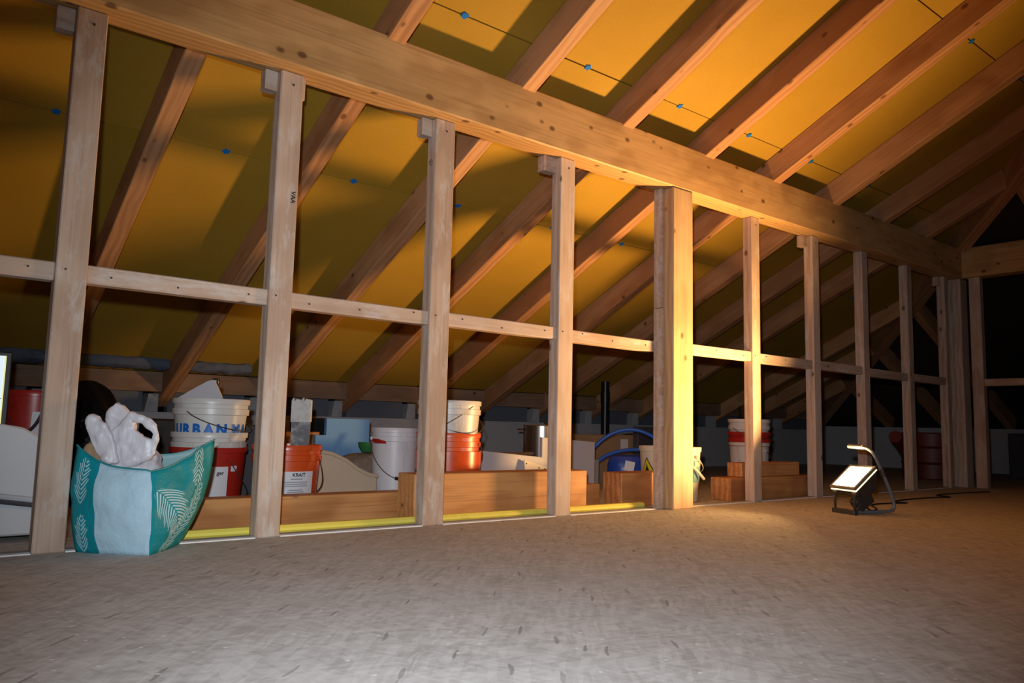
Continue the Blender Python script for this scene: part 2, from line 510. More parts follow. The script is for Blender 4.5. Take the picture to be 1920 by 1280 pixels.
# eave wall: white low wall, grey blocks above it, wooden plate between the rafters
eave = empty('wall_eave')
tag(eave, 'low white eave wall with grey blocks and wooden plate under the rafters', 'wall', kind='structure')
box('low_wall', (XL, 2.75, 0.0), (8.7, 2.87, 0.42), WALLW, eave)
ex = [XL] + [x+RW/2 for x in RX] + [6.55, 7.19, 7.83, 8.6]
for k in range(len(ex)-1):
    a, b_ = ex[k]+RW/2+0.001, ex[k+1]-RW/2-0.001
    box('plate_board', (a, 2.655, 0.545), (b_, 2.70, 0.668), W_PLATE, eave)
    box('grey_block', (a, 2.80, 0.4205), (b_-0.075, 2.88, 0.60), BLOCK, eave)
    poly_slab('plaster_fillet', [(b_-0.075, 2.74, 0.4205), (b_-0.001, 2.72, 0.4205), (b_-0.001, 2.72, 0.535), (b_-0.055, 2.74, 0.535)], (0, 0.13, 0), PLASTER, eave)
box('wall_end', (8.7, -5.0, 0.0), (8.8, 2.9, 0.47), WALLW)
tag(bpy.data.objects['wall_end'], 'low eave wall across the dark far end', 'wall', kind='structure')

# partition of studs
part = empty('wall_partition')
tag(part, 'open stud partition of pale timbers below the purlin', 'wall', kind='structure')
D = 0.06
STUDS = [(-1.50, .085), (-0.855, .085), (-0.208, .082), (0.4216, .082), (1.0633, .092), (1.7339, .090), (3.195, .075), (3.83, .075), (4.44, .075), (5.085, .072), (5.70, .062)]
def nail(parent, x, y, z, r=0.0035):
    bm = bmesh.new()
    bm_lathe(bm, [(0, 0), (r, 0), (r*0.8, 0.0016), (0, 0.0018)], 8)
    o = from_bm('nail_head', bm, NAIL, parent)
    mw = Matrix.Translation((x, y, z)) @ Matrix.Rotation(PI/2, 4, 'X')
    p = parent
    base = Matrix()
    while p:
        base = p.matrix_basis @ base
        p = p.parent
    o.matrix_basis = base.inverted() @ mw
    return o
stud_objs = []
for i, (x, wd) in enumerate(STUDS):
    s = timber('stud', (x+wd/2, D/2, 0.0), (x+wd/2, D/2, HW-0.001), D, wd, W_STUD, part, up=(1, 0, 0))
    stud_objs.append(s)
    nail(s, x+wd*0.55, 0, HW-0.045, 0.0045)
    nail(s, x+wd*0.3, 0, 0.805)
    # packing block beside the stud head
    if i in (1, 2, 3, 4, 5, 7, 10):
        ln = {2: .05, 3: .045, 4: .045, 5: .075, 7: .05, 10: .03}.get(i, .05)
        bk = box('packing_block', (x-ln, 0.03, HW-0.072), (x-0.0005, 0.075, HW-0.001), W_STUD, part)
    if i == 3:
        box('packing_block', (x+wd+0.0005, 0.012, HW-0.085), (x+wd+0.012, 0.055, HW-0.001), W_STUD, part)
# horizontal rail, one length in every bay
RZ0, RZ1 = 0.769, 0.823
ends = [(x, x+wd) for x, wd in STUDS]
bays = [(ends[k][1], ends[k+1][0]) for k in range(5)] + [(ends[5][1], 2.385), (2.60, ends[6][0])] + [(ends[k][1], ends[k+1][0]) for k in range(6, 10)]
rr = random.Random(5)
for a, b_ in bays:
    dz = rr.uniform(-0.004, 0.004)
    r_ = timber('rail', (a+0.0005, 0.035, (RZ0+RZ1)/2+dz), (b_-0.0005, 0.035, (RZ0+RZ1)/2+dz+rr.uniform(-.003, .003)), 0.05, RZ1-RZ0, W_STUD, part)
    for t_ in (0.12, 0.47, 0.88):
        nail(r_, a+(b_-a)*t_, 0.0097, (RZ0+RZ1)/2+rr.uniform(-.01, .014))
# board nailed to the left side of the big post
box('side_board', (2.420, -0.004, 0.0), (2.4395, 0.048, 0.985), W_STUD, part)
box('side_board', (2.420, 0.0, 0.988), (2.4395, 0.048, HW-0.001), W_STUD, part)
# pen marks on the studs
vv, ff = text_polys('VAA', 0.022, 0.0006)
s3 = stud_objs[3]
base = s3.matrix_basis.inverted()
mk = mesh_py('pen_mark', [base @ Vector((0.4216+0.058+y, -0.0012, 1.175-x)) for x, y in vv], ff, INK, s3); mk['kind'] = 'stuff'
bm = bmesh.new()
s4 = stud_objs[4]
bm_tube(bm, [s4.matrix_basis.inverted() @ Vector((1.0633-0.001, 0.03+0.012*math.cos(t_)*(1-t_/14), 1.42+0.016*math.sin(t_)*(1-t_/14))) for t_ in [k*0.5 for k in range(18)]], 0.001, 5)
from_bm('pen_mark', bm, INK, s4)

# white sealing strip and grey sole between the studs
edges_ = [(-3.0, ends[0][0])] + [(ends[k][1], ends[k+1][0]) for k in range(5)] + [(ends[5][1], 2.39), (2.60, ends[6][0])] + [(ends[k][1], ends[k+1][0]) for k in range(6, 10)]
sole = empty('trim_1')
tag(sole, 'thin white sealing strip along the floor under the studs', 'strip', kind='structure')
for a, b_ in edges_:
    box('strip', (a+0.001, -0.004, 0.0), (b_-0.001, 0.010, 0.004), STRIPW, sole, bevel=0.001)
    box('sole_plate', (a+0.001, 0.0105, 0.0), (b_-0.001, 0.05, 0.006), PLASTER, sole, bevel=0.001)

# purlin, corner purlin, posts
pu = timber('purlin', (XL, 0.005, HW+0.116), (XE, 0.005, HW+0.116), 0.13, 0.232, W_PURLIN, bevel=0.006)
tag(pu, 'long thick honey-coloured purlin crossing above the studs', 'beam')
pe = timber('end_purlin', (XE+0.0, -0.061, HW+0.116), (XE+0.0, -4.8, HW+0.116), 0.13, 0.232, W_PURLIN, bevel=0.006)
tag(pe, 'shorter purlin meeting the long purlin at the dark far corner', 'beam')
po = timber('post', (2.5185, 0.005, 0.0), (2.5185, 0.005, HW-0.001), 0.13, 0.156, W_POST, up=(1, 0, 0), bevel=0.005)
tag(po, 'broad squared post brightly lit by the work lamp', 'post')
pc = timber('corner_post', (XE, 0.012, 0.0), (XE, 0.012, HW-0.001), 0.12, 0.12, W_STUD, up=(1, 0, 0))
tag(pc, 'dim square post at the far corner below both purlins', 'post')
endp = empty('wall_far')
tag(endp, 'dark end partition with rail beyond the far corner', 'wall', kind='structure')
for y in (-0.14, -0.80, -1.45, -2.1):
    timber('stud', (XE-0.01, y, 0), (XE-0.01, y, HW-0.001), 0.06, 0.08, W_STUD, endp, up=(0, 1, 0))
for ya, yb in ((-0.181, -0.759), (-0.841, -1.409), (-1.491, -2.059)):
    timber('rail', (XE-0.01, ya, 0.79), (XE-0.01, yb, 0.79), 0.05, 0.054, W_STUD, endp)

# ------------------------------------------------------------------ timbers and strips lying behind the studs
tb = timber('tie_beam', (-0.02, 0.315, 0.053), (2.27, 0.315, 0.053), 0.10, 0.104, W_BEAM)
tag(tb, 'long orange-brown beam lying on the floor behind the studs', 'beam')
ys = timber('foam_strip', (0.20, 0.082, 0.0145), (2.385, 0.082, 0.0145), 0.04, 0.027, YELLOWS, bevel=0.009)
tag(ys, 'long bright yellow foam strip along the base of the studs', 'strip')
b1 = timber('beam_offcut', (1.09, 0.175, 0.0935), (2.03, 0.175, 0.0935), 0.13, 0.185, W_BEAM, bevel=0.004)
tag(b1, 'largest beam offcut, smooth orange-brown, lying behind the third and fourth stud', 'beam offcut', 'beam offcuts by the studs')
b2 = timber('beam_offcut', (2.30, 0.21, 0.083), (2.70, 0.21, 0.083), 0.13, 0.164, W_BEAM, bevel=0.004)
tag(b2, 'short thick beam offcut in front of the blue hose, left of the big post', 'beam offcut', 'beam offcuts by the studs')
b3 = timber('beam_offcut', (3.09, 0.145, 0.0625), (3.95, 0.145, 0.0625), 0.135, 0.125, W_BEAM, bevel=0.004)
tag(b3, 'beam offcut on the floor right of the post, carrying a smaller offcut', 'beam offcut', 'beam offcuts by the studs')
b4 = timber('beam_offcut', (3.24, 0.16, 0.1655), (3.83, 0.16, 0.1655), 0.10, 0.079, W_BEAM, bevel=0.004)
tag(b4, 'thin pale offcut lying on top of another offcut beside the stacked buckets', 'beam offcut', 'beam offcuts by the studs')

# ------------------------------------------------------------------ buckets
def rad_at(z, h, rb, rt): return rb + (rt-rb)*z/h

def wrap(pts2, faces, name, mat, parent, a0, z0, h, rb, rt, off=0.0012):
    """flat print (s along the girth, z up) laid round a bucket whose centre is the parent"""
    vs_ = []
    for s, z in pts2:
        r = rad_at(z0+z, h, rb, rt)+off
        a = a0 + s/r
        vs_.append((r*math.cos(a), r*math.sin(a), z0+z))
    return mesh_py(name, vs_, faces, mat, parent, smooth=True)

def grid_patch(w_, h_, n=10):
    pts = []; fs = []
    for j in range(3):
        for i in range(n+1): pts.append((-w_/2+w_*i/n, h_*j/2))
    for j in range(2):
        for i in range(n): fs.append((j*(n+1)+i, j*(n+1)+i+1, (j+1)*(n+1)+i+1, (j+1)*(n+1)+i))
    return pts, fs

def rows_patch(rows, n=8):
    pts = []; fs = []
    for z, s0, s1 in rows:
        for i in range(n+1): pts.append((s0+(s1-s0)*i/n, z))
    for j in range(len(rows)-1):
        for i in range(n): fs.append((j*(n+1)+i, j*(n+1)+i+1, (j+1)*(n+1)+i+1, (j+1)*(n+1)+i))
    return pts, fs

def bucket(loc, h, rt, rb, mat, label, lug=0.0, swing=0.10, rim=None, bands=True, group=None, grip=None, rimh=0.022, name='bucket', handle=True, wire=None, lid=None):
    root = empty(name, loc)
    tag(root, label, 'bucket', group)
    t = 0.0025
    zr = h-0.07
    prof = [(0, 0.003), (rb-0.008, 0.003), (rb-0.006, 0), (rb, 0.004), (rad_at(zr, h, rb, rt-0.004), zr)]
    prof += [(rt-0.004, h), (rt-0.004-t, h), (rb-t, 0.008), (0, 0.008)]
    lathe('bucket_body', prof, mat, root)
    rm = rim or mat
    # rim roll and stiffening band below it
    ro = rt; ri = rt-0.004
    lathe('rim', [(ri, h-rimh), (ro, h-rimh+0.001), (ro+0.001, h-0.003), (ro-0.001, h), (ri, h)], rm, root)
    if bands:
        rz = rad_at(h-0.052, h, rb, rt-0.004)
        lathe('band', [(rz, h-0.066), (ro-0.002, h-0.064), (ro-0.001, h-0.040), (rz, h-0.038)], rm, root)
    if handle:
        zl = h-0.052
        r0 = rt+0.002
        for s in (0, PI):
            bm = bmesh.new()
            mt = Matrix.Rotation(lug+s, 4, 'Z') @ Matrix.Translation((r0-0.003, 0, zl)) @ Matrix.Rotation(PI/2, 4, 'Y')
            bm_lathe(bm, [(0, 0), (0.009, 0), (0.008, 0.008), (0, 0.009)], 10)
            for v_ in bm.verts: v_.co = mt @ v_.co
            from_bm('lug', bm, rm, root)
        pts = []
        for k in range(25):
            ph = PI*k/24
            z = zl - swing*math.sin(ph)**0.8
            r = r0 + 0.005 + (0.002 if 0 < k < 24 else 0)
            pts.append((r*math.cos(lug+ph), r*math.sin(lug+ph), z))
        tube('handle', pts, 0.0022, wire or P_WIRE, root, 6)
        if grip:
            tube('grip', pts[10:15], 0.008, grip, root, 8)
    if lid:
        lathe('lid', [(0, h+0.004), (rt-0.012, h+0.004), (rt-0.006, h+0.008), (rt+0.003, h+0.006), (rt+0.003, h-0.012), (rt+0.001, h-0.012), (rt+0.001, h), (0, h)], lid, root)
    return root

def cam_ang(x, y): return math.atan2(CAM.y-y, CAM.x-x)      # the side of a bucket that looks into the room

# stack of three behind the shopping bag
bx, by = 0.505, 0.78
ca = cam_ang(bx, by)
g = 'buckets stored behind the studs'
k1 = bucket((bx, by, 0), 0.27, 0.152, 0.128, P_RED, 'dark red bucket with white label, bottom of the stack by the shopping bag', lug=ca+0.55, swing=0.16, group=g, bands=False)
p_, f_ = grid_patch(0.12, 0.15)
wrap(p_, f_, 'label_sticker', PAPER, k1, ca+0.15, 0.045, 0.27, 0.128, 0.152)
p_, f_ = grid_patch(0.030, 0.022)
wrap(p_, f_, 'price_sticker', PAPER, k1, ca+0.75, 0.175, 0.27, 0.128, 0.152)
vv, ff = text_polys('ger', 0.022, 0.0006)
ltr = wrap([(x-0.015, y) for x, y in vv], ff, 'lettering', INK, k1, ca+0.35, 0.163, 0.27, 0.128, 0.152, 0.002); ltr['kind'] = 'stuff'
k2 = bucket((bx, by, 0.058), 0.272, 0.150, 0.122, P_WHITE, 'white bucket with only its rim showing, nested between a red and a lettered bucket', lug=ca+0.3, group=g, handle=False)
k3 = bucket((bx, by, 0.165), 0.300, 0.152, 0.118, P_WHITE, 'white bucket with blue lettering, top of the stack behind the shopping bag', lug=ca-0.6, swing=0.075, group=g)
adv = -0.158
for ch in 'URBAN MA':
    if ch == ' ': adv += 0.018; continue
    vv, ff = text_polys(ch, 0.056, 0.0032)
    x0_ = min(x for x, y in vv); w_ = max(x for x, y in vv)-x0_
    wrap([(x-x0_+adv, y) for x, y in vv], ff, 'letter', INK_BLUE, k3, ca+0.0, 0.158, 0.300, 0.118, 0.152, 0.0012)
    adv += w_+0.006
# plaster board offcut standing in the top bucket
br = empty('board_offcut', (bx-0.035, by+0.02, 0.18))
tag(br, 'white pointed board offcut sticking out of the lettered bucket', 'offcut')
er = right
pl = [(-0.10, 0.0), (0.06, 0.0), (0.095, 0.27), (0.045, 0.365), (0.02, 0.36), (-0.06, 0.315), (-0.10, 0.29)]
poly_slab('board', [er*x + Vector((0, 0, z)) for x, z in pl], Vector((0.6, 0.8, 0))*0.014, BOARDW, br)
kn = empty('tool_knob', (bx+0.03, by+0.055, 0.18))
tag(kn, 'black round tool knob behind the white offcut in the lettered bucket', 'tool')
tube('shaft', [(0, 0, 0), (0, 0, 0.36)], 0.006, P_DARK, kn, 8)
lathe('knob', [(0, 0.345), (0.012, 0.347), (0.017, 0.358), (0.014, 0.374), (0, 0.378)], P_BLACK, kn, 16)

# orange-red bucket behind the second stud
bx, by = 0.775, 0.62
ca = cam_ang(bx, by)
k4 = bucket((bx, by, 0), 0.285, 0.142, 0.122, P_ORANGE, 'orange-red bucket with white label, half hidden by the second stud', lug=ca+1.05, swing=0.17, group=g, grip=P_BLACK)
p_, f_ = grid_patch(0.17, 0.125)
wrap(p_, f_, 'label_sticker', PAPER, k4, ca+0.28, 0.055, 0.285, 0.122, 0.142)
vv, ff = text_polys('KRAIT', 0.020, 0.0006)
ltr = wrap(vv, ff, 'lettering', INK, k4, ca+0.20, 0.160, 0.285, 0.122, 0.142, 0.002); ltr['kind'] = 'stuff'
for q, (zz, ww) in enumerate(((0.148, 0.05), (0.136, 0.10), (0.128, 0.09), (0.120, 0.10), (0.104, 0.06), (0.096, 0.07), (0.088, 0.05))):
    p_, f_ = grid_patch(ww, 0.004, 6)
    wrap(p_, f_, 'printed_line', INK_GREY, k4, ca+0.34, zz, 0.285, 0.122, 0.142, 0.002)

# plastered trowel board standing in the orange bucket
tr = empty('plaster_brush', (0.845, 0.66, 0.02))
tag(tr, 'flat plaster tool caked white, standing upright in the orange-red bucket', 'tool')
pts = [(-0.036, 0.16), (0.036, 0.16), (0.042, 0.37), (-0.038, 0.37)]
TG = plain('tool_grey', (0.13, 0.13, 0.14), 0.6, dirt=0.6, dcol=(0.45, 0.45, 0.45), scale=25)
poly_slab('blade', [right*x + Vector((0, 0, z)) for x, z in pts], Vector((0.6, 0.8, 0))*0.018, TG, tr)
top = [(-0.040, 0.36)]
for k in range(13):
    top.append((-0.040+0.084*k/12, 0.452+(0.008 if k % 2 else 0)+0.004*math.sin(k*2.1)))
top.append((0.044, 0.36))
poly_slab('plaster_crust', [right*x + Vector((-0.003, -0.004, z)) for x, z in top], Vector((0.6, 0.8, 0))*0.026, plain('plaster_crust', (0.55, 0.54, 0.52), 0.9, dirt=0.4, dcol=(0.35, 0.33, 0.3), bump=0.5, scale=30), tr)
tube('handle', [(0, 0.005, 0.0), (0, 0.005, 0.17)], 0.012, W_OLD, tr, 10)

# tall white bucket
bx, by = 1.432, 0.86
ca = cam_ang(bx, by)
k5 = bucket((bx, by, 0), 0.36, 0.118, 0.104, P_WHITE_STAINED, 'tall white bucket smeared with pale paint beside the beige tray', lug=ca-1.25, swing=0.19, group=g, grip=P_BLACK)
p_, f_ = rows_patch([(0, -0.02, 0.05), (0.012, -0.05, 0.045), (0.022, -0.04, 0.0)], 6)
wrap(p_, f_, 'red_paint_smear', P_RED, k5, ca-0.75, 0.285, 0.36, 0.104, 0.118, 0.004)

# pair behind the third stud
bx, by = 1.555, 0.57
ca = cam_ang(bx, by)
k6 = bucket((bx, by, 0), 0.345, 0.154, 0.134, P_ORANGE_PAINT, 'orange-red bucket streaked with pink paint, under a white bucket', lug=ca+1.2, swing=0.13, group=g, grip=P_BLACK)
lathe('skirt', [(0.149, 0.17), (0.156, 0.172), (0.158, 0.26), (0.151, 0.262)], P_ORANGE, k6)
k7 = bucket((bx, by, 0.135), 0.360, 0.153, 0.124, P_WHITE, 'white bucket nested in the pink-streaked orange bucket behind the third stud', lug=ca-0.9, swing=0.10, group=g)
tube('handle', [( (0.149)*math.cos(ca-0.3+q*0.06), 0.149*math.sin(ca-0.3+q*0.06), 0.23+0.0055*q) for q in range(20)], 0.0022, P_WIRE, k7, 6)

# big cream bucket behind the post
bx, by = 2.83, 0.285
ca = cam_ang(bx, by)
k8 = bucket((bx, by, 0), 0.292, 0.168, 0.148, P_CREAM, 'big cream bucket with yellow flame triangle standing behind the post', lug=ca+0.98, swing=0.10, group=g, bands=False, rimh=0.026, wire=P_CREAM)
YT = plain('hazard_yellow', (0.74, 0.60, 0.01), 0.5)
p_, f_ = rows_patch([(0, -0.098, 0.098), (0.06, -0.058, 0.058), (0.125, -0.014, 0.014), (0.146, -0.001, 0.001)])
wrap(p_, f_, 'hazard_border', INK, k8, ca-0.84, 0.088, 0.292, 0.148, 0.168, 0.0010)
p_, f_ = rows_patch([(0.006, -0.086, 0.086), (0.06, -0.051, 0.051), (0.12, -0.011, 0.011), (0.136, -0.001, 0.001)])
wrap(p_, f_, 'hazard_triangle', YT, k8, ca-0.84, 0.088, 0.292, 0.148, 0.168, 0.0016)
p_, f_ = rows_patch([(0.030, -0.004, 0.004), (0.046, -0.015, 0.016), (0.060, -0.018, 0.019), (0.072, -0.011, 0.013), (0.086, -0.006, 0.004), (0.100, -0.001, 0.001)], 4)
wrap(p_, f_, 'flame_symbol', INK, k8, ca-0.84, 0.098, 0.292, 0.148, 0.168, 0.0022)
p_, f_ = rows_patch([(0.012, -0.02, 0.02), (0.018, -0.02, 0.02)], 4)
wrap(p_, f_, 'flame_symbol', INK, k8, ca-0.84, 0.098, 0.292, 0.148, 0.168, 0.0022)
p_, f_ = grid_patch(0.10, 0.115)
wrap(p_, f_, 'label_sticker', plain('label_teal', (0.22, 0.42, 0.45), 0.5), k8, ca+1.22, 0.105, 0.292, 0.148, 0.168, 0.0012)
p_, f_ = grid_patch(0.08, 0.024)
wrap(p_, f_, 'label_band', plain('label_sage', (0.55, 0.58, 0.42), 0.5), k8, ca+1.22, 0.190, 0.292, 0.148, 0.168, 0.0018)
tube('handle_strap', spline([(0.172*math.cos(ca+0.72), 0.172*math.sin(ca+0.72), 0.195), (0.178*math.cos(ca+0.95), 0.178*math.sin(ca+0.95), 0.165), (0.190*math.cos(ca+1.22), 0.190*math.sin(ca+1.22), 0.125)], 6), 0.008, P_CREAM, k8, 8)

# stack right of the post
bx, by = 3.765, 0.42
ca = cam_ang(bx, by)
k9 = bucket((bx, by, 0.0), 0.315, 0.126, 0.108, P_WHITE, 'white bucket, lowest of the stack right of the post', lug=ca+0.9, group='stack of buckets right of the post', bands=False, swing=0.1)
k10 = bucket((bx, by, 0.075), 0.305, 0.132, 0.104, P_RED, 'red bucket squeezed between two white ones right of the post', lug=ca+0.5, group='stack of buckets right of the post', handle=False)
k11 = bucket((bx, by, 0.175), 0.285, 0.130, 0.102, P_WHITE, 'white bucket, topmost of the stack right of the post', lug=ca-0.8, swing=0.07, group='stack of buckets right of the post')
tag(lathe('dark_tub', [(0, 0), (0.062, 0), (0.07, 0.20), (0.066, 0.21), (0.058, 0.205), (0.052, 0.01), (0, 0.01)], P_BLACK), 'black tub standing inside the topmost bucket right of the post', 'tub').location = (bx+0.01, by, 0.335)

# red bucket far left, on a dark box
sb = box('storage_box', (-1.1, 0.78, 0.0), (-0.02, 1.2, 0.225), P_DARK)
tag(sb, 'dark low storage box behind the first stud', 'box')
bx, by = -0.105, 0.97
ca = cam_ang(bx, by)
k12 = bucket((bx, by, 0.2255), 0.25, 0.128, 0.108, P_RED, 'red bucket with grey label in the far left bay', lug=ca-0.9, swing=0.15, group=g, bands=False)
p_, f_ = grid_patch(0.16, 0.13)
wrap(p_, f_, 'label_sticker', PAPER, k12, ca+0.62, 0.04, 0.25, 0.108, 0.128)
p_, f_ = rows_patch([(0, 0.0, 0.06), (0.012, 0.0, 0.05), (0.02, 0.005, 0.02), (0.07, 0.008, 0.02)], 4)
wrap(p_, f_, 'red_print', P_RED, k12, ca+0.22, 0.05, 0.25, 0.108, 0.128, 0.002)
GL = plain('strap_gloss', (0.05, 0.03, 0.05), 0.12)
tube('strap', spline([(0.137*math.cos(ca-0.35), 0.137*math.sin(ca-0.35), 0.07), (0.140*math.cos(ca+0.05), 0.140*math.sin(ca+0.05), 0.12), (0.140*math.cos(ca+0.35), 0.140*math.sin(ca+0.35), 0.225)], 6), 0.006, GL, k12, 8)

# monitor at the left edge
mo = empty('monitor', (-0.455, 0.85, 0.2255))
tag(mo, 'switched-on monitor with dark frame at the left edge', 'monitor')
box('frame', (-0.25, -0.015, 0.095), (0.25, 0.02, 0.385), P_BLACK, mo, 0.004)
box('screen', (-0.232, -0.0165, 0.112), (0.232, -0.0145, 0.370), emit('screen_glow', (0.72, 0.88, 1.0), 0.75), mo, 0)
box('screen_strip', (0.227, -0.0172, 0.112), (0.232, -0.0166, 0.370), emit('screen_yellow', (0.85, 0.85, 0.35), 0.7), mo, 0)
box('screen_line', (-0.232, -0.0172, 0.214), (0.227, -0.0166, 0.216), INK, mo, 0)
box('screen_block', (-0.12, -0.0172, 0.315), (0.197, -0.0166, 0.345), emit('screen_blue', (0.25, 0.38, 0.85), 0.5), mo, 0)
box('neck', (-0.03, 0.021, 0.012), (0.03, 0.045, 0.20), P_BLACK, mo)
box('foot', (-0.11, -0.03, 0.0), (0.11, 0.10, 0.012), P_BLACK, mo)

# white plastic tub in the left bay
wt = empty('white_tub', (-0.42, 0.42, 0))
tag(wt, 'white curved plastic tub with a ledge in the far left bay', 'tub')
prof = [(0.0, 0.06), (0.30, 0.06), (0.325, 0.16), (0.325, 0.335), (0.30, 0.352), (0.06, 0.372), (0.0, 0.36)]
TW = plain('tub_white', (0.50, 0.55, 0.62), 0.35)
poly_slab('shell', [Vector((x, -0.16, z)) for x, z in [(-0.5, 0.02), (0.30, 0.02), (0.292, 0.20), (0.272, 0.30), (0.20, 0.345), (0.08, 0.365), (-0.5, 0.38)]], (0, 0.34, 0), TW, wt, bevel=0.006)
tube('ledge', [(-0.5, -0.175, 0.205), (0.0, -0.178, 0.165), (0.31, -0.175, 0.115)], 0.009, TW, wt, 8)
tube('ledge_shade', [(-0.5, -0.172, 0.19), (0.0, -0.175, 0.150), (0.31, -0.172, 0.100)], 0.007, P_DARK, wt, 8)  # dark tube standing in for the shade under the ledge

# small round stone-like thing bottom left
so = lathe('plaster_lump', [(0, 0), (0.03, 0.004), (0.045, 0.025), (0.038, 0.05), (0.015, 0.062), (0, 0.064)], PLASTER, None, 14)
so.location = (-0.36, 0.16, 0.0)
tag(so, 'small grey plaster lump on the floor at the left edge', 'lump')

# ------------------------------------------------------------------ soft things
def blob(name, rings, mat, parent=None, seg=28, rough=0.0, freq=9.0, seed=0, sub=0):
    """rings: list of (centre, rx, ry, rotation) bottom to top; crumpled with noise"""
    bm = bmesh.new()
    rs = []
    for (c, rx, ry, a) in rings:
        ring = []
        for k in range(seg):
            t_ = 2*PI*k/seg
            x, y = rx*math.cos(t_), ry*math.sin(t_)
            p = Vector((c[0]+x*math.cos(a)-y*math.sin(a), c[1]+x*math.sin(a)+y*math.cos(a), c[2]))
            if rough:
                n_ = noise.noise(p*freq+Vector((seed, seed*2, 0)))+0.6*noise.noise(p*freq*2.3+Vector((0, seed, seed)))
                d = Vector((math.cos(t_+a), math.sin(t_+a), 0.2))
                p += d*n_*rough
            ring.append(bm.verts.new(p))
        rs.append(ring)
    for A, B in zip(rs, rs[1:]):
        for k in range(seg): bm.faces.new((A[k], A[(k+1) % seg], B[(k+1) % seg], B[k]))
    bm.faces.new(rs[0]); bm.faces.new(rs[-1])
    o = from_bm(name, bm, mat, parent, smooth=True)
    if sub:
        md = o.modifiers.new('s', 'SUBSURF'); md.levels = sub; md.render_levels = sub
    return o

BAGB = plain('bin_bag_black', (0.004, 0.004, 0.005), 0.25, bump=0.9, scale=16, spec=0.18)
gb = blob('bin_bag', [((0.175-dx, 1.33, z), rx, rx*1.05, 0) for z, rx, dx in ((0, .10, 0), (.04, .135, 0), (.15, .145, 0), (.25, .145, 0), (.33, .14, .0), (.40, .128, .01), (.455, .105, .02), (.50, .075, .035), (.53, .04, .05), (.54, .015, .05))], BAGB, rough=0.032, freq=15, seed=4, sub=1)
tag(gb, 'shiny black bin bag behind the shopping bag', 'bag')

# teal shopping bag
def frond_mask(nt, u, v_, cu, cv, ang, L, W, fr, bend=0.0):
    """white stripes of one palm frond: axis along ang from (cu, cv)"""
    du, dv = M(nt, 'SUBTRACT', u, cu), M(nt, 'SUBTRACT', v_, cv)
    a = M(nt, 'ADD', M(nt, 'MULTIPLY', du, math.cos(ang)), M(nt, 'MULTIPLY', dv, math.sin(ang)))
    b_ = M(nt, 'SUBTRACT', M(nt, 'MULTIPLY', dv, math.cos(ang)), M(nt, 'MULTIPLY', du, math.sin(ang)))
    b_ = M(nt, 'ADD', b_, M(nt, 'MULTIPLY', M(nt, 'MULTIPLY', a, a), bend))
    ab = M(nt, 'ABSOLUTE', b_)
    ph = M(nt, 'SUBTRACT', a, M(nt, 'ADD', M(nt, 'MULTIPLY', ab, 0.9), M(nt, 'MULTIPLY', M(nt, 'MULTIPLY', ab, ab), 12.0)))
    st = M(nt, 'GREATER_THAN', M(nt, 'SINE', M(nt, 'MULTIPLY', ph, fr)), 0.05)
    s = M(nt, 'DIVIDE', a, L, clamp=True)
    wid = M(nt, 'MULTIPLY', M(nt, 'SQRT', M(nt, 'MULTIPLY', s, M(nt, 'SUBTRACT', 1.0, s))), 2*W)
    wid = M(nt, 'MULTIPLY', wid, M(nt, 'ADD', 0.86, M(nt, 'MULTIPLY', M(nt, 'SINE', M(nt, 'MULTIPLY', ph, fr*0.37)), 0.16)))
    ins = M(nt, 'MULTIPLY', M(nt, 'LESS_THAN', ab, wid), M(nt, 'GREATER_THAN', ab, 0.0018))
    return M(nt, 'MULTIPLY', st, ins)

m, nt, b = new_mat('bag_teal_palm')
uvn = N(nt, 'ShaderNodeUVMap', uv_map='UVMap')
sx = N(nt, 'ShaderNodeSeparateXYZ', {0: uvn.outputs[0]})
u, v_ = sx.outputs[0], sx.outputs[1]
acc = None
for fr_ in ((0.470, 0.240, R(-48), 0.20, 0.056, 430, 1.0), (0.515, -0.03, R(50), 0.28, 0.042, 430, -0.6), (0.655, 0.335, R(-105), 0.13, 0.030, 430, 0),
            (0.145, 0.0, R(84), 0.13, 0.034, 430, 0), (0.150, 0.16, R(86), 0.15, 0.034, 430, 0), (0.80, 0.02, R(100), 0.2, 0.04, 430, 0), (0.95, 0.1, R(70), 0.2, 0.04, 430, 0)):
    k = frond_mask(nt, u, v_, *fr_)
    acc = k if acc is None else M(nt, 'MAXIMUM', acc, k)
teal = mixc(nt, acc, (0.004, 0.245, 0.295), (0.42, 0.62, 0.68))
wband = M(nt, 'MULTIPLY', M(nt, 'GREATER_THAN', u, 0.222), M(nt, 'LESS_THAN', u, 0.455))
wr = N(nt, 'ShaderNodeTexNoise', {'Vector': uvn.outputs[0], 'Scale': 16.0, 'Detail': 4.0, 'Roughness': 0.6}).outputs[0]
colb = mixc(nt, wband, teal, (0.42, 0.60, 0.70))
nt.links.new(colb, b.inputs['Base Color'])
b.inputs['Roughness'].default_value = 0.5
b.inputs['Specular IOR Level'].default_value = 0.2
bp = N(nt, 'ShaderNodeBump', {'Height': wr, 'Strength': 0.5, 'Distance': 0.012})
nt.links.new(bp.outputs[0], b.inputs['Normal'])
BAG = m
BAGIN = plain('bag_lining', (0.25, 0.42, 0.44), 0.6)

sbag = empty('shopping_bag', (0.05, -0.01, 0))
tag(sbag, 'teal palm-print shopping bag with white panel standing by the first stud', 'bag')
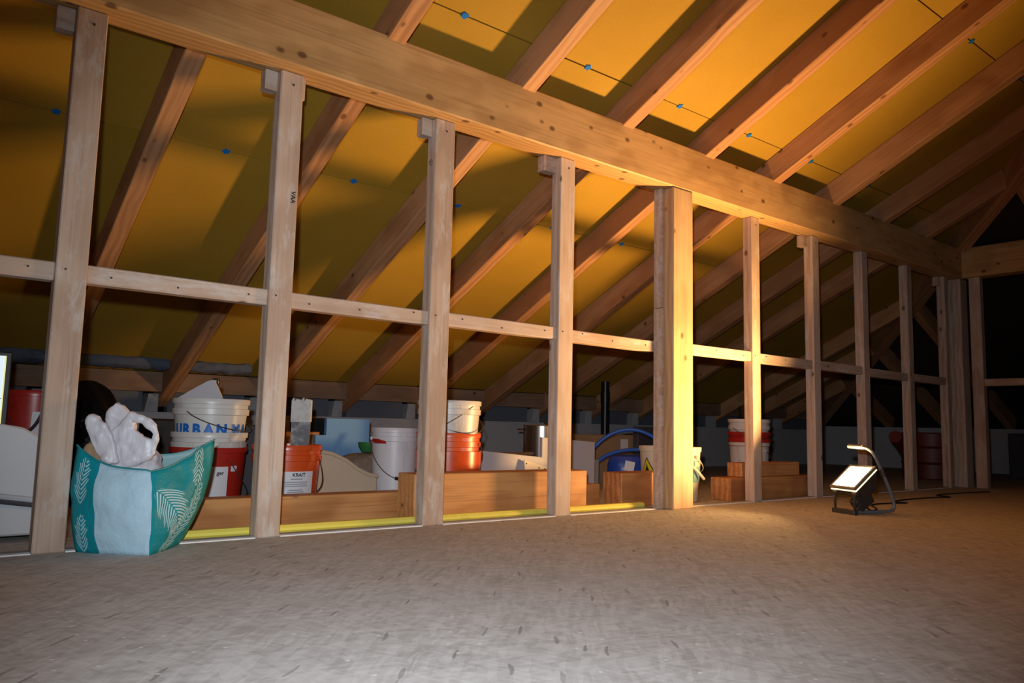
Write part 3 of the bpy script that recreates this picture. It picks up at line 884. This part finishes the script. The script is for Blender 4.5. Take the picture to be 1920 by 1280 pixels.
# corner columns (left, front, right, back) at floor, middle and rim height, world coordinates
cols = {
 'L': [(-0.100, -0.010, 0.0), (-0.122, -0.012, 0.14), (-0.120, -0.015, 0.30)],
 'F': [(0.055, -0.170, 0.0), (0.050, -0.178, 0.12), (0.046, -0.165, 0.232)],
 'R': [(0.180, -0.010, 0.0), (0.248, -0.010, 0.15), (0.270, -0.005, 0.318)],
 'B': [(0.020, 0.050, 0.0), (0.02, 0.052, 0.14), (0.03, 0.052, 0.285)]}
def col_at(k, t_):
    a, b_, c = [Vector(q) for q in cols[k]]
    return a*(1-t_)*(1-2*t_)+b_*4*t_*(1-t_)+c*t_*(2*t_-1)
NV, NU = 20, 16
side = [('L', 'F', 0.0, 0.455), ('F', 'R', 0.455, 0.70), ('R', 'B', 0.70, 0.88), ('B', 'L', 0.88, 1.06)]
side = [('L', 'F', 0.10, 0.455), ('F', 'R', 0.455, 0.72), ('R', 'B', 0.72, 0.90), ('B', 'L', 0.90, 1.10)]
o0 = Vector(sbag.location)
bm = bmesh.new()
uvl = bm.loops.layers.uv.new('UVMap')
grid = []
for j in range(NV+1):
    t_ = j/NV
    row = []
    for (a, b_, u0, u1) in side:
        A, B = col_at(a, t_), col_at(b_, t_)
        nrm = (B-A).cross(Vector((0, 0, 1)))
        nrm.z = 0
        nrm.normalize()
        for i in range(NU):
            s = i/NU
            p = A.lerp(B, s)
            arch = 4*s*(1-s)
            bul = (0.020*math.sin(PI*t_) + 0.006)*arch
            p += nrm*bul
            if a == 'L': p.z -= 0.030*t_**3*math.sin(PI*min(1, s*1.05))**1.0*(1-s*0.55)
            if a == 'F': p.z -= 0.018*t_**3*math.sin(PI*s)*(1-s)
            if a in 'RB': p.z -= 0.03*arch*t_**3
            n_ = noise.noise(p*13)+0.5*noise.noise(p*31+Vector((3, 1, 2)))
            p += nrm*n_*0.009*min(1, t_*4)
            row.append((p-o0, u0+(u1-u0)*s))
    row.append((row[0][0], 1.10))
    grid.append(row)
vt = [[bm.verts.new(p) for p, _ in row[:-1]] for row in grid]
n_u = len(vt[0])
for j in range(NV):
    for i in range(n_u):
        f = bm.faces.new((vt[j][i], vt[j][(i+1) % n_u], vt[j+1][(i+1) % n_u], vt[j+1][i]))
        us = (grid[j][i][1], grid[j][i+1][1], grid[j+1][i+1][1], grid[j+1][i][1])
        vs2 = (j/NV*0.32, j/NV*0.32, (j+1)/NV*0.32, (j+1)/NV*0.32)
        for lp, uu, v2 in zip(f.loops, us, vs2): lp[uvl].uv = (uu, v2)
f = bm.faces.new(vt[0])
for lp in f.loops: lp[uvl].uv = (0.3, 0)
me = bpy.data.meshes.new('bag_shell')
bmesh.ops.recalc_face_normals(bm, faces=bm.faces)
bm.to_mesh(me); bm.free()
for p in me.polygons: p.use_smooth = True
bs = link('bag_shell', me, None, sbag, [BAG, BAGIN])
sd = bs.modifiers.new('thick', 'SOLIDIFY'); sd.thickness = 0.0015; sd.offset = -1; sd.material_offset = 1
tube('piping', [grid[-1][i][0]+Vector((0, 0, 0.001)) for i in range(n_u)], 0.0025, plain('piping_teal', (0.01, 0.22, 0.25), 0.5), sbag, 6, closed=True)

# thin white carrier bag inside
m, nt, b = new_mat('carrier_bag_white')
b.inputs['Base Color'].default_value = (0.62, 0.60, 0.64, 1)
b.inputs['Roughness'].default_value = 0.42
b.inputs['Subsurface Weight'].default_value = 0.15
b.inputs['Subsurface Radius'].default_value = (0.03, 0.03, 0.03)
vv_, rn_ = obj_vec(nt)
nz = N(nt, 'ShaderNodeTexNoise', {'Vector': scl(nt, vv_, (24, 24, 9)), 'Scale': 1.0, 'Detail': 3.0}).outputs[0]
nt.links.new(N(nt, 'ShaderNodeBump', {'Height': nz, 'Strength': 0.7, 'Distance': 0.012}).outputs[0], b.inputs['Normal'])
CARR = m
wb = empty('carrier_bag', (0.02, -0.06, 0.13))
tag(wb, 'crumpled thin white carrier bag stuffed into the shopping bag', 'bag')
ox = Vector((0.02, -0.06, 0.13))
def rel(x, z, d=0.0):                       # metres to the side and up in the room, d further from the viewer
    return rt0*x + Vector((0, 0, z)) + Vector((rt0.y*-1, rt0.x, 0))*d
bm_r = [((0.015, 0.02, 0.0), .045, .04, 0), ((0.015, 0.022, 0.05), .068, .05, 0.2), ((0.015, 0.022, 0.10), .075, .05, 0.3), ((0.012, 0.022, 0.135), .070, .045, 0.3), ((0.0, 0.02, 0.165), .055, .035, 0.3), ((-.02, 0.01, 0.18), .03, .02, 0)]
bm = bmesh.new()
def slab_into(bm, poly, d0, d1):
    fa = [bm.verts.new(rel(x, z, d0)) for x, z in poly]
    fb = [bm.verts.new(rel(x, z, d1)) for x, z in poly]
    n = len(poly)
    f1 = bm.faces.new(fa); f2 = bm.faces.new(fb[::-1])
    for i in range(n): bm.faces.new((fa[i], fb[i], fb[(i+1) % n], fa[(i+1) % n]))
    bmesh.ops.triangulate(bm, faces=[f1, f2])
# front sheet, then the handle band arching over its opening
slab_into(bm, [(-0.097, 0.171), (-0.100, 0.190), (-0.085, 0.200), (-0.06, 0.205), (-0.035, 0.225), (-0.015, 0.250), (-0.004, 0.267), (0.004, 0.262), (0.002, 0.243), (0.009, 0.220), (0.037, 0.196), (0.066, 0.187), (0.077, 0.187), (0.077, 0.170), (0.0736, 0.150), (0.0465, 0.132), (0.0, 0.112), (-0.04, 0.112), (-0.060, 0.135), (-0.083, 0.155)], -0.030, -0.017)
slab_into(bm, [(-0.004, 0.267), (0.033, 0.257), (0.066, 0.232), (0.081, 0.211), (0.079, 0.184), (0.068, 0.184), (0.068, 0.207), (0.057, 0.224), (0.029, 0.2435), (0.0, 0.249)], -0.030, -0.020)
slab_into(bm, [(-0.083, 0.150), (-0.104, 0.197), (-0.116, 0.240), (-0.107, 0.2527), (-0.089, 0.250), (-0.0656, 0.2307), (-0.0425, 0.198), (-0.0296, 0.163), (-0.022, 0.125), (-0.050, 0.125)], -0.052, -0.038)
slab_into(bm, [(-0.084, 0.15), (-0.0853, 0.253), (-0.0794, 0.276), (-0.0654, 0.2946), (-0.0468, 0.2874), (-0.0301, 0.270), (-0.010, 0.225), (0.0, 0.15)], 0.004, 0.024)
rs_ = []
for (c_, rx_, ry_, a_) in bm_r[:5]:
    rs_.append([bm.verts.new((c_[0]+rx_*math.cos(2*PI*k/24), c_[1]+ry_*math.sin(2*PI*k/24), c_[2])) for k in range(24)])
for A_, B_ in zip(rs_, rs_[1:]):
    for k in range(24): bm.faces.new((A_[k], A_[(k+1) % 24], B_[(k+1) % 24], B_[k]))
bm.faces.new(rs_[0]); bm.faces.new(rs_[-1])
cbm = from_bm('bag_body', bm, CARR, wb)
md = cbm.modifiers.new('r', 'REMESH'); md.mode = 'VOXEL'; md.voxel_size = 0.0028; md.use_smooth_shade = True
md = cbm.modifiers.new('s', 'SMOOTH'); md.factor = 0.5; md.iterations = 4
tx = bpy.data.textures.new('crumple', 'MUSGRAVE'); tx.noise_scale = 0.045
md = cbm.modifiers.new('d', 'DISPLACE'); md.texture = tx; md.texture_coords = 'LOCAL'; md.strength = 0.007; md.mid_level = 0.45
md = cbm.modifiers.new('s2', 'SMOOTH'); md.factor = 0.5; md.iterations = 2
# brown paper beside it
pb = blob('paper_wad', [((-0.06, 0.005, 0.16), .02, .015, 0), ((-0.065, 0.005, 0.23), .034, .022, 0.5), ((-0.07, 0.005, 0.285), .030, .020, 0.5), ((-0.075, 0.005, 0.31), .012, .008, 0.5)], CARD, rough=0.014, freq=30, seed=2, sub=1)
tag(pb, 'brown crumpled paper at the left rim of the shopping bag', 'paper')

# blue-grey insulation stuffed on the plate, between rafters on the left
ins_edges = [(-0.62, -0.45), (-0.39, 0.150), (0.245, 0.79), (0.880, 1.30)]
for n_, (a, b_) in enumerate(ins_edges):
    bm = bmesh.new()
    nx = 18
    rs = []
    for i in range(nx+1):
        x = a+(b_-a)*i/nx
        h_ = 0.085+0.022*noise.noise(Vector((x*6, 1.3, 0)))
        d_ = 0.06+0.015*noise.noise(Vector((x*5, 7.3, 0)))
        ring = []
        for k in range(12):
            q = 2*PI*k/12
            yy = 2.555 + d_*math.cos(q)
            zz = 0.672 + h_*(0.5+0.5*math.sin(q))*(1.0-0.35*max(0, math.cos(q)))
            p = Vector((x, yy, zz))
            p += Vector((0, math.cos(q), math.sin(q)))*0.012*noise.noise(p*25)
            ring.append(bm.verts.new(p))
        rs.append(ring)
    for A, B in zip(rs, rs[1:]):
        for k in range(12): bm.faces.new((A[k], A[(k+1) % 12], B[(k+1) % 12], B[k]))
    bm.faces.new(rs[0]); bm.faces.new(rs[-1])
    o = from_bm('insulation_roll', bm, INSUL, None, smooth=True)
    tag(o, ['blue-grey insulation roll on the plate at the far left edge', 'blue-grey insulation roll above the plate behind the first stud', 'blue-grey insulation roll above the plate behind the shopping bag', 'blue-grey insulation roll ending behind the second stud'][n_], 'insulation', 'insulation rolls under the roof')

# ------------------------------------------------------------------ clutter in the second and third bay
# beige plastic tray with a swooping side
bt = empty('beige_tray', (0.96, 0.76, 0))
tag(bt, 'beige plastic tray with a swooping side beside the white bucket', 'tray')
pr = [(0.0, 0.02), (0.0, 0.235), (0.03, 0.245), (0.09, 0.235), (0.16, 0.205), (0.22, 0.165), (0.28, 0.138), (0.325, 0.130), (0.325, 0.02)]
poly_slab('side_panel', [(x, 0, z) for x, z in pr], (0, 0.012, 0), P_BEIGE, bt, bevel=0.003)
poly_slab('side_panel', [(x, 0.20, z) for x, z in pr], (0, 0.012, 0), P_BEIGE, bt, bevel=0.003)
tube('lip', [(x, -0.004, z+0.004) for x, z in pr[1:-1]], 0.009, P_BEIGE, bt, 8)
tube('lip', [(x, 0.21, z+0.004) for x, z in pr[1:-1]], 0.009, P_BEIGE, bt, 8)
box('floor_pan', (-0.005, -0.015, 0.045), (0.33, 0.225, 0.068), P_BEIGE, bt, 0.005)
box('back_panel', (0.0, 0.0122, 0.06), (0.012, 0.1998, 0.235), P_BEIGE, bt, 0.003)
lathe('foot', [(0, 0), (0.022, 0), (0.025, 0.044), (0, 0.044)], P_BEIGE, bt, 14).location = (0.16, 0.03, 0)
lathe('foot', [(0, 0), (0.022, 0), (0.025, 0.044), (0, 0.044)], P_BEIGE, bt, 14).location = (0.16, 0.18, 0)
lathe('foot', [(0, 0), (0.022, 0), (0.025, 0.044), (0, 0.044)], P_BEIGE, bt, 14).location = (0.03, 0.1, 0)
lathe('foot', [(0, 0), (0.022, 0), (0.025, 0.044), (0, 0.044)], P_BEIGE, bt, 14).location = (0.30, 0.1, 0)

# blue foam board leaning on the low wall
fb = poly_slab('foam_board', [(1.40, 1.70, 0.0), (1.745, 1.70, 0.0), (1.745, 1.70, 0.402), (1.465, 1.70, 0.402), (1.465, 1.70, 0.305), (1.40, 1.70, 0.305)], (0, 0.03, 0), BLUEF)
tag(fb, 'pale blue notched foam board standing in the second bay', 'board')
pb2 = box('wood_panel', (1.22, 1.735, 0.0), (1.44, 1.76, 0.322), W_BEAM)
tag(pb2, 'tan wooden panel behind the left edge of the blue board', 'panel')
bb = box('black_case', (1.33, 1.80, 0.0), (1.52, 1.92, 0.405), P_BLACK, None, 0.008)
tag(bb, 'black case behind the blue foam board', 'case')
# junk in the tray: tool box lid, bag of bits, green scoop
gs = lathe('green_bowl', [(0, 0), (0.035, 0.004), (0.052, 0.03), (0.056, 0.055), (0.052, 0.055), (0.047, 0.03), (0.03, 0.01), (0, 0.008)], plain('plastic_green', (0.03, 0.20, 0.05), 0.4), None, 24)
gs.location = (1.535, 1.32, 0.221)
tag(gs, 'small green bowl on the grey sack below the blue board', 'bowl')
JUNK = plain('sack_grey', (0.20, 0.17, 0.14), 0.7, dirt=0.5, dcol=(0.35, 0.28, 0.22), bump=0.4, scale=20)
js = blob('sack', [((1.47, 1.30, 0.0), .17, .12, 0), ((1.47, 1.30, 0.08), .19, .13, 0), ((1.49, 1.30, 0.17), .17, .11, 0), ((1.51, 1.31, 0.21), .12, .08, 0), ((1.535, 1.32, 0.219), .06, .04, 0)], JUNK, rough=0.018, freq=14, seed=5, sub=1)
tag(js, 'lumpy grey sack between the beige tray and the blue board', 'sack')
pk = blob('snack_packet', [((0, 0, 0), .05, .014, 0), ((0, 0, 0.03), .055, .02, 0), ((0.005, 0, 0.06), .05, .016, 0), ((0.01, 0, 0.075), .045, .006, 0)], plain('foil_pink', (0.45, 0.10, 0.14), 0.3, dirt=0.4, dcol=(0.6, 0.5, 0.5), scale=30), rough=0.008, freq=40, seed=3, sub=1)
pk.location = (1.240, 0.89, 0.0685); pk.rotation_euler = (0, 0, -0.4)
tag(pk, 'crumpled pink packet in the beige tray', 'packet')
rl = timber('red_lath', (1.06, 0.90, 0.08), (1.01, 0.93, 0.262), 0.05, 0.012, plain('slat_red', (0.33, 0.10, 0.06), 0.6))
tag(rl, 'reddish lath leaning in the beige tray', 'lath')
gp = blob('plastic_wrap', [((0, 0, 0), .035, .04, 0), ((0, 0, 0.05), .04, .045, 0), ((0, 0, 0.10), .034, .03, 0), ((0.005, 0, 0.135), .015, .012, 0)], plain('wrap_grey', (0.38, 0.34, 0.30), 0.4), rough=0.014, freq=30, seed=8, sub=1)
gp.location = (1.135, 0.875, 0.0685)
tag(gp, 'crumpled translucent plastic wrap in the beige tray', 'wrap')
# dark clutter between bucket stack and orange bucket
dc = box('dark_crate', (0.66, 1.0, 0.0), (0.93, 1.3, 0.36), P_DARK, None, 0.006)
tag(dc, 'dark crate behind the second stud', 'crate')
wc = tube('wire_coil', [Vector((0.72, 1.12, 0.42))+Vector((0.05*math.cos(t_*0.5), 0.03*math.sin(t_*0.5), 0.045*math.sin(t_*0.5+0.6)+0.002*t_*0.2)) for t_ in range(40)], 0.003, P_WIRE, None, 6)
wc.location.z = -0.013
tag(wc, 'loose steel wire coil on the dark crate beside the second stud', 'wire')
dk_ = box('dark_case', (0.34, 1.02, 0.0), (0.46, 1.25, 0.38), P_BLACK, None, 0.01)
tag(dk_, 'dark case between the bin bag and the lettered bucket', 'case')

# ------------------------------------------------------------------ third to fifth bay
wb1 = poly_slab('white_board', [(1.76, 0.72, 0.0), (2.30, 0.72, 0.0), (2.30, 0.72, 0.215), (1.76, 0.72, 0.262)], (0, 0.02, 0), BOARDW, bevel=0.002)
tag(wb1, 'long low white board behind the largest beam offcut', 'board')
cp = empty('cream_plate', (2.165, 0.64, 0.0))
tag(cp, 'cream plate with screw holes leaning on the long white board', 'plate')
pp = [(-0.055, 0.0), (0.125, 0.0), (0.115, 0.165), (-0.035, 0.208)]
poly_slab('plate', [(x, 0.055*z/0.22, z) for x, z in pp], (0, 0.006, 0), P_CREAM, cp, bevel=0.001)
for x, z in ((-0.024, 0.186), (-0.038, 0.13), (0.10, 0.157), (0.105, 0.125), (0.06, 0.162)):
    o = lathe('screw_hole', [(0, 0), (0.0045, 0), (0.0045, 0.001), (0, 0.001)], INK, cp, 10)
    o.location = (x, 0.055*z/0.22-0.0004, z); o.rotation_euler = (PI/2, 0, 0)
wb2 = poly_slab('white_board', [(2.305, 0.75, 0.0), (2.715, 0.75, 0.0), (2.715, 0.75, 0.300), (2.305, 0.75, 0.325)], (0, 0.025, 0), BOARDW, bevel=0.002)
tag(wb2, 'upright white board standing behind the fourth stud', 'board')

def pot(loc, r, h, label, copper=False):
    root = empty('cooking_pot', loc)
    tag(root, label, 'pot', 'cooking pots behind the fourth stud')
    lathe('pot_body', [(0, 0), (r-0.01, 0), (r, 0.012), (r, h-0.004), (r+0.005, h), (r+0.002, h+0.003), (r-0.004, h-0.002), (r-0.004, 0.015), (0, 0.012)], STEEL, root, 48)
    for s in (0, PI):
        pts = []
        for k in range(9):
            q = PI*k/8
            pts.append((r+0.002+0.035*math.sin(q), 0.045*math.cos(q), h-0.03))
        bm = bmesh.new(); bm_tube(bm, pts, 0.006, 8)
        o = from_bm('pot_handle', bm, plain('handle_brown', (0.12, 0.05, 0.03), 0.4) if copper else STEEL, root, smooth=True)
        o.rotation_euler = (0, 0, s+R(142))
    return root
bxs = box('support_box', (2.72, 1.35, 0.0), (3.35, 1.85, 0.165), CARD)
tag(bxs, 'low brown cardboard box carrying the steel pots', 'box')
pot((2.98, 1.53, 0.166), 0.128, 0.225, 'large steel cooking pot with brown handle behind the upright white board', True)
p2_ = pot((3.27, 1.72, 0.166), 0.075, 0.24, 'smaller steel pot with lid peeking over the large pot')
lathe('lid', [(0, 0.262), (0.04, 0.259), (0.082, 0.246), (0.083, 0.241), (0, 0.241)], STEEL, p2_, 40)
# slats and scraps left of the pot
s1 = timber('wooden_slat', (2.02, 1.25, 0.211), (2.70, 1.30, 0.211), 0.03, 0.02, W_OLD)
tag(s1, 'grey-brown slat resting beside the steel pot', 'slat')
sc = box('scrap_box', (1.98, 1.18, 0.0), (2.55, 1.44, 0.195), W_OLD)
tag(sc, 'brown scrap box behind the long white board', 'box')
s2 = timber('wooden_slat', (1.90, 1.05, 0.0065), (1.96, 1.14, 0.28), 0.04, 0.012, W_STUD)
tag(s2, 'pale slat leaning behind the orange and white buckets', 'slat')

# black vent pipe
vp = empty('vent_pipe', (4.385, 2.31, 0))
tag(vp, 'black vent pipe rising to the roof in the fourth bay', 'pipe')
lathe('pipe', [(0, 0), (0.036, 0), (0.036, 0.79), (0, 0.79)], P_BLACK, vp, 24)
lathe('collar', [(0.0362, 0.60), (0.041, 0.602), (0.041, 0.70), (0.0362, 0.702)], P_BLACK, vp, 24)
# blue hose coil
hs = empty('water_hose', (3.30, 0.98, 0))
tag(hs, 'coiled blue hose arching behind the short beam offcut', 'hose')
hx = Vector((rt0.x, rt0.y, 0))
pts = [hx*(-0.335*math.cos(t_))+Vector((0.02*math.sin(t_*2), 0.03, 0.012+0.365*math.sin(t_))) for t_ in [PI*k/28 for k in range(29)]]
tube('hose_loop', pts, 0.0125, P_BLUE, hs, 10)
pts = [hx*(-0.33*math.cos(t_))+Vector((0.05, -0.03+0.03*math.sin(t_), 0.012+0.235*math.sin(t_)**0.7)) for t_ in [PI*k/28 for k in range(29)]]
tube('hose_loop', pts, 0.0125, P_BLUE, hs, 10)
# blue wrapped package, label, carton
pkb = empty('blue_package', (3.06, 0.86, 0))
tag(pkb, 'blue plastic-wrapped package with pale tag under the hose', 'package')
BW = plain('wrap_blue', (0.012, 0.06, 0.36), 0.3, bump=0.5, scale=16)
blob('wrap', [((0.06, 0, 0.0), .13, .085, -.6), ((0.06, 0, 0.06), .135, .09, -.6), ((0.06, 0, 0.17), .13, .085, -.6), ((0.06, 0, 0.215), .12, .07, -.6), ((0.06, 0, 0.222), .06, .03, -.6)], BW, pkb, rough=0.010, freq=22, seed=6, sub=1)
tg = box('tag', (-0.03, -0.001, -0.03), (0.03, 0.001, 0.03), PAPER, pkb, 0)
tg.location = (-0.025, -0.088, 0.155); tg.rotation_euler = (0, 0.2, -0.65)
gx = box('grey_carton', (2.86, 0.98, 0.0), (2.98, 1.08, 0.185), plain('carton_grey', (0.33, 0.32, 0.28), 0.7))
tag(gx, 'grey carton inside the blue hose loop', 'carton')
ct = empty('carton', (3.62, 1.42, 0))
tag(ct, 'brown carton with white sticker behind the blue hose', 'carton')
box('carton_body', (-0.25, 0, 0), (0.32, 0.3, 0.335), CARD, ct)
box('sticker', (0.02, -0.0015, 0.215), (0.10, -0.0002, 0.305), PAPER, ct, 0)
# door-like dark panel right of the cream bucket
dp = box('grey_board', (3.75, 1.35, 0.0), (4.35, 1.40, 0.40), P_DARK, None, 0.003)
tag(dp, 'dark grey board standing right of the cream bucket', 'board')

# far dark corner: red drum and red tube
RD = plain('red_dull', (0.14, 0.012, 0.01), 0.5)
rd = lathe('red_drum', [(0, 0), (0.24, 0), (0.25, 0.01), (0.25, 0.13), (0.262, 0.14), (0.25, 0.15), (0.25, 0.27), (0.262, 0.28), (0.25, 0.29), (0.25, 0.40), (0.24, 0.41), (0, 0.405)], RD, None, 40)
rd.location = (6.85, 0.62, 0)
tag(rd, 'dull red drum in the dark behind the far studs', 'drum')
rt_ = tube('red_duct', spline([(6.40, 0.62, 0.0), (6.34, 0.60, 0.18), (6.15, 0.56, 0.29), (5.90, 0.50, 0.37)], 6), 0.05, RD, None, 14)
tag(rt_, 'dull red bent duct left of the red drum', 'duct')
dcl = box('dark_sack', (6.7, -0.9, 0.0), (7.5, -0.5, 0.28), P_DARK, None, 0.06)
tag(dcl, 'dark sack in the gloom beyond the end partition', 'sack')
dc3 = box('grey_chest', (7.7, -1.3, 0.0), (8.5, 0.3, 0.42), P_DARK, None, 0.01)
tag(dc3, 'dark grey chest against the far end wall', 'chest')

# ------------------------------------------------------------------ work lamp
LO = Vector((3.105, -0.565, 0))
lf = Vector((-0.93, 0.36, 0)).normalized()
lamp = empty('work_lamp', LO, math.atan2(lf.y, lf.x))
tag(lamp, 'switched-on work lamp with bent tube stand on the floor', 'lamp')
LB = plain('lamp_black', (0.035, 0.033, 0.03), 0.45, spec=0.4)
LT = plain('lamp_tube_grey', (0.16, 0.17, 0.19), 0.35)
box('foot_bar', (-0.013, -0.078, 0.0), (0.013, 0.078, 0.022), LB, lamp, 0.003)
tube('stand_tube', spline([(-0.01, 0.045, 0.012), (-0.10, 0.045, 0.012), (-0.20, 0.045, 0.012), (-0.245, 0.045, 0.022), (-0.252, 0.045, 0.055), (-0.225, 0.043, 0.13), (-0.185, 0.040, 0.215), (-0.150, 0.035, 0.285), (-0.135, 0.015, 0.312), (-0.130, -0.02, 0.320)], 5), 0.0085, LT, lamp, 12)
tube('grip', [(-0.130, -0.015, 0.320), (-0.128, -0.11, 0.322)], 0.0115, LT, lamp, 12)
lathe('collar', [(0.0086, -0.022), (0.013, -0.02), (0.013, 0.02), (0.0086, 0.022)], P_WIRE, lamp, 14).matrix_basis = Matrix.Translation((-0.193, 0.041, 0.20)) @ Matrix.Rotation(R(24), 4, 'Y')
# head: local frame with slant s (up the glass) and normal n
s_ = Vector((-0.77, 0, 0.64)).normalized(); n_ = Vector((0.64, 0, 0.77)).normalized()
HB = Vector((0.004, 0, 0.122)); SL = 0.150; HWID = 0.078
def hp(a, y, d): return HB + s_*a + Vector((0, y, 0)) + n_*d
# body: frustum tapering to the back
bm = bmesh.new()
fr = [hp(-0.006, -HWID-.006, 0), hp(-0.006, HWID+.006, 0), hp(SL+.006, HWID+.006, 0), hp(SL+.006, -HWID-.006, 0)]
bk = [hp(0.03, -HWID+.02, -0.085), hp(0.03, HWID-.02, -0.085), hp(SL-.03, HWID-.02, -0.085), hp(SL-.03, -HWID+.02, -0.085)]
vf = [bm.verts.new(p) for p in fr]; vb = [bm.verts.new(p) for p in bk]
bm.faces.new(vf); bm.faces.new(vb)
for k in range(4): bm.faces.new((vf[k], vf[(k+1) % 4], vb[(k+1) % 4], vb[k]))
hd = from_bm('lamp_housing', bm, LB, lamp)
for k in range(5):                          # cooling fins
    a = 0.04 + k*0.0175
    poly_slab('cooling_fin', [hp(a, -0.05, -0.085), hp(a, 0.05, -0.085), hp(a, 0.045, -0.105), hp(a, -0.045, -0.105)], s_*0.004, LB, hd)
# bezel of four bars
FR = plain('lamp_bezel', (0.30, 0.29, 0.27), 0.35, metal=0.6)
for a0, a1, y0, y1 in ((-0.008, 0.004, -HWID-.008, HWID+.008), (SL-.004, SL+.008, -HWID-.008, HWID+.008), (0.004, SL-.004, -HWID-.008, -HWID+.004), (0.004, SL-.004, HWID-.004, HWID+.008)):
    poly_slab('bezel_bar', [hp(a0, y0, 0.0005), hp(a1, y0, 0.0005), hp(a1, y1, 0.0005), hp(a0, y1, 0.0005)], n_*0.010, FR, hd)
GLOW = emit('lamp_glow', (1.0, 0.72, 0.40), 14)
gl = poly_slab('lamp_glass', [hp(0.005, -HWID+.005, 0.001), hp(SL-.005, -HWID+.005, 0.001), hp(SL-.005, HWID-.005, 0.001), hp(0.005, HWID-.005, 0.001)], n_*0.004, GLOW, hd)
gl['label'] = 'glowing lamp glass'
al = bpy.data.lights.new('halogen_tube', 'AREA')            # the lamp's own beam, leaving through the glass
al.shape = 'RECTANGLE'
al.size, al.size_y = 0.135, 0.135
al.energy = LAMP_WATTS
al.color = LAMP_COLOR
al.spread = R(142)
alo = bpy.data.objects.new('halogen_tube', al)
C.objects.link(alo)
alo.parent = lamp
ax = Matrix((s_, Vector((0, 1, 0)), s_.cross(Vector((0, 1, 0))))).transposed()   # local Z = s x y
if (ax @ Vector((0, 0, 1))).dot(n_) > 0: ax = Matrix((-s_, Vector((0, 1, 0)), (-s_).cross(Vector((0, 1, 0))))).transposed()
m4 = ax.to_4x4(); m4.translation = hp(SL/2, 0, 0.0075)
alo.matrix_basis = m4
poly_slab('added_leak_glow', [hp(-0.0085, -HWID-.0085, -0.009), hp(SL+.004, -HWID-.0085, -0.009), hp(SL+.004, HWID+.0085, -0.009), hp(-0.0085, HWID+.0085, -0.009)], n_*0.004, emit('lamp_gap_glow', (1.0, 0.75, 0.42), 2.2), hd)  # glowing slab added for the lamp light leaking out behind the bezel
for sgn in (-1, 1):
    y = sgn*0.066
    tube('yoke_arm', [(0, y, 0.02), (0.0, y, 0.06), (-0.006, y, 0.098)], 0.006, LB, lamp, 8)
    o = lathe('yoke_knob', [(0, -0.014), (0.010, -0.014), (0.011, 0.012), (0, 0.014)], P_WIRE, lamp, 12)
    o.location = (-0.006, y, 0.100); o.rotation_euler = (PI/2, 0, 0)
bm = bmesh.new()
bm_box(bm, (-0.045, -0.03, -0.03), (0.045, 0.03, 0.03), Matrix.Translation((-0.075, 0.03, 0.062)) @ Matrix.Rotation(R(35), 4, 'Y'), 0.005)
from_bm('junction_box', bm, LB, lamp)
poly_slab('bracket', [(-0.02, 0.05, 0.02), (-0.06, 0.05, 0.02), (-0.115, 0.05, 0.085), (-0.075, 0.05, 0.085)], (0, 0.008, 0), LB, lamp)
inv = (Matrix.Translation(LO) @ Matrix.Rotation(math.atan2(lf.y, lf.x), 4, 'Z')).inverted()
cord = [(3.20, -0.60, 0.045), (3.27, -0.61, 0.012), (3.45, -0.55, 0.004), (3.66, -0.42, 0.004), (3.86, -0.42, 0.004), (3.98, -0.46, 0.004), (4.0, -0.38, 0.004), (4.2, -0.35, 0.004), (4.55, -0.36, 0.004), (4.7, -0.40, 0.004), (4.78, -0.28, 0.004), (5.1, -0.28, 0.004), (5.5, -0.33, 0.004)]
cord = [(x, y, z) for x, y, z in cord]
tube('power_cord', [inv @ p for p in spline(cord, 6)], 0.004, P_BLACK, lamp, 6)
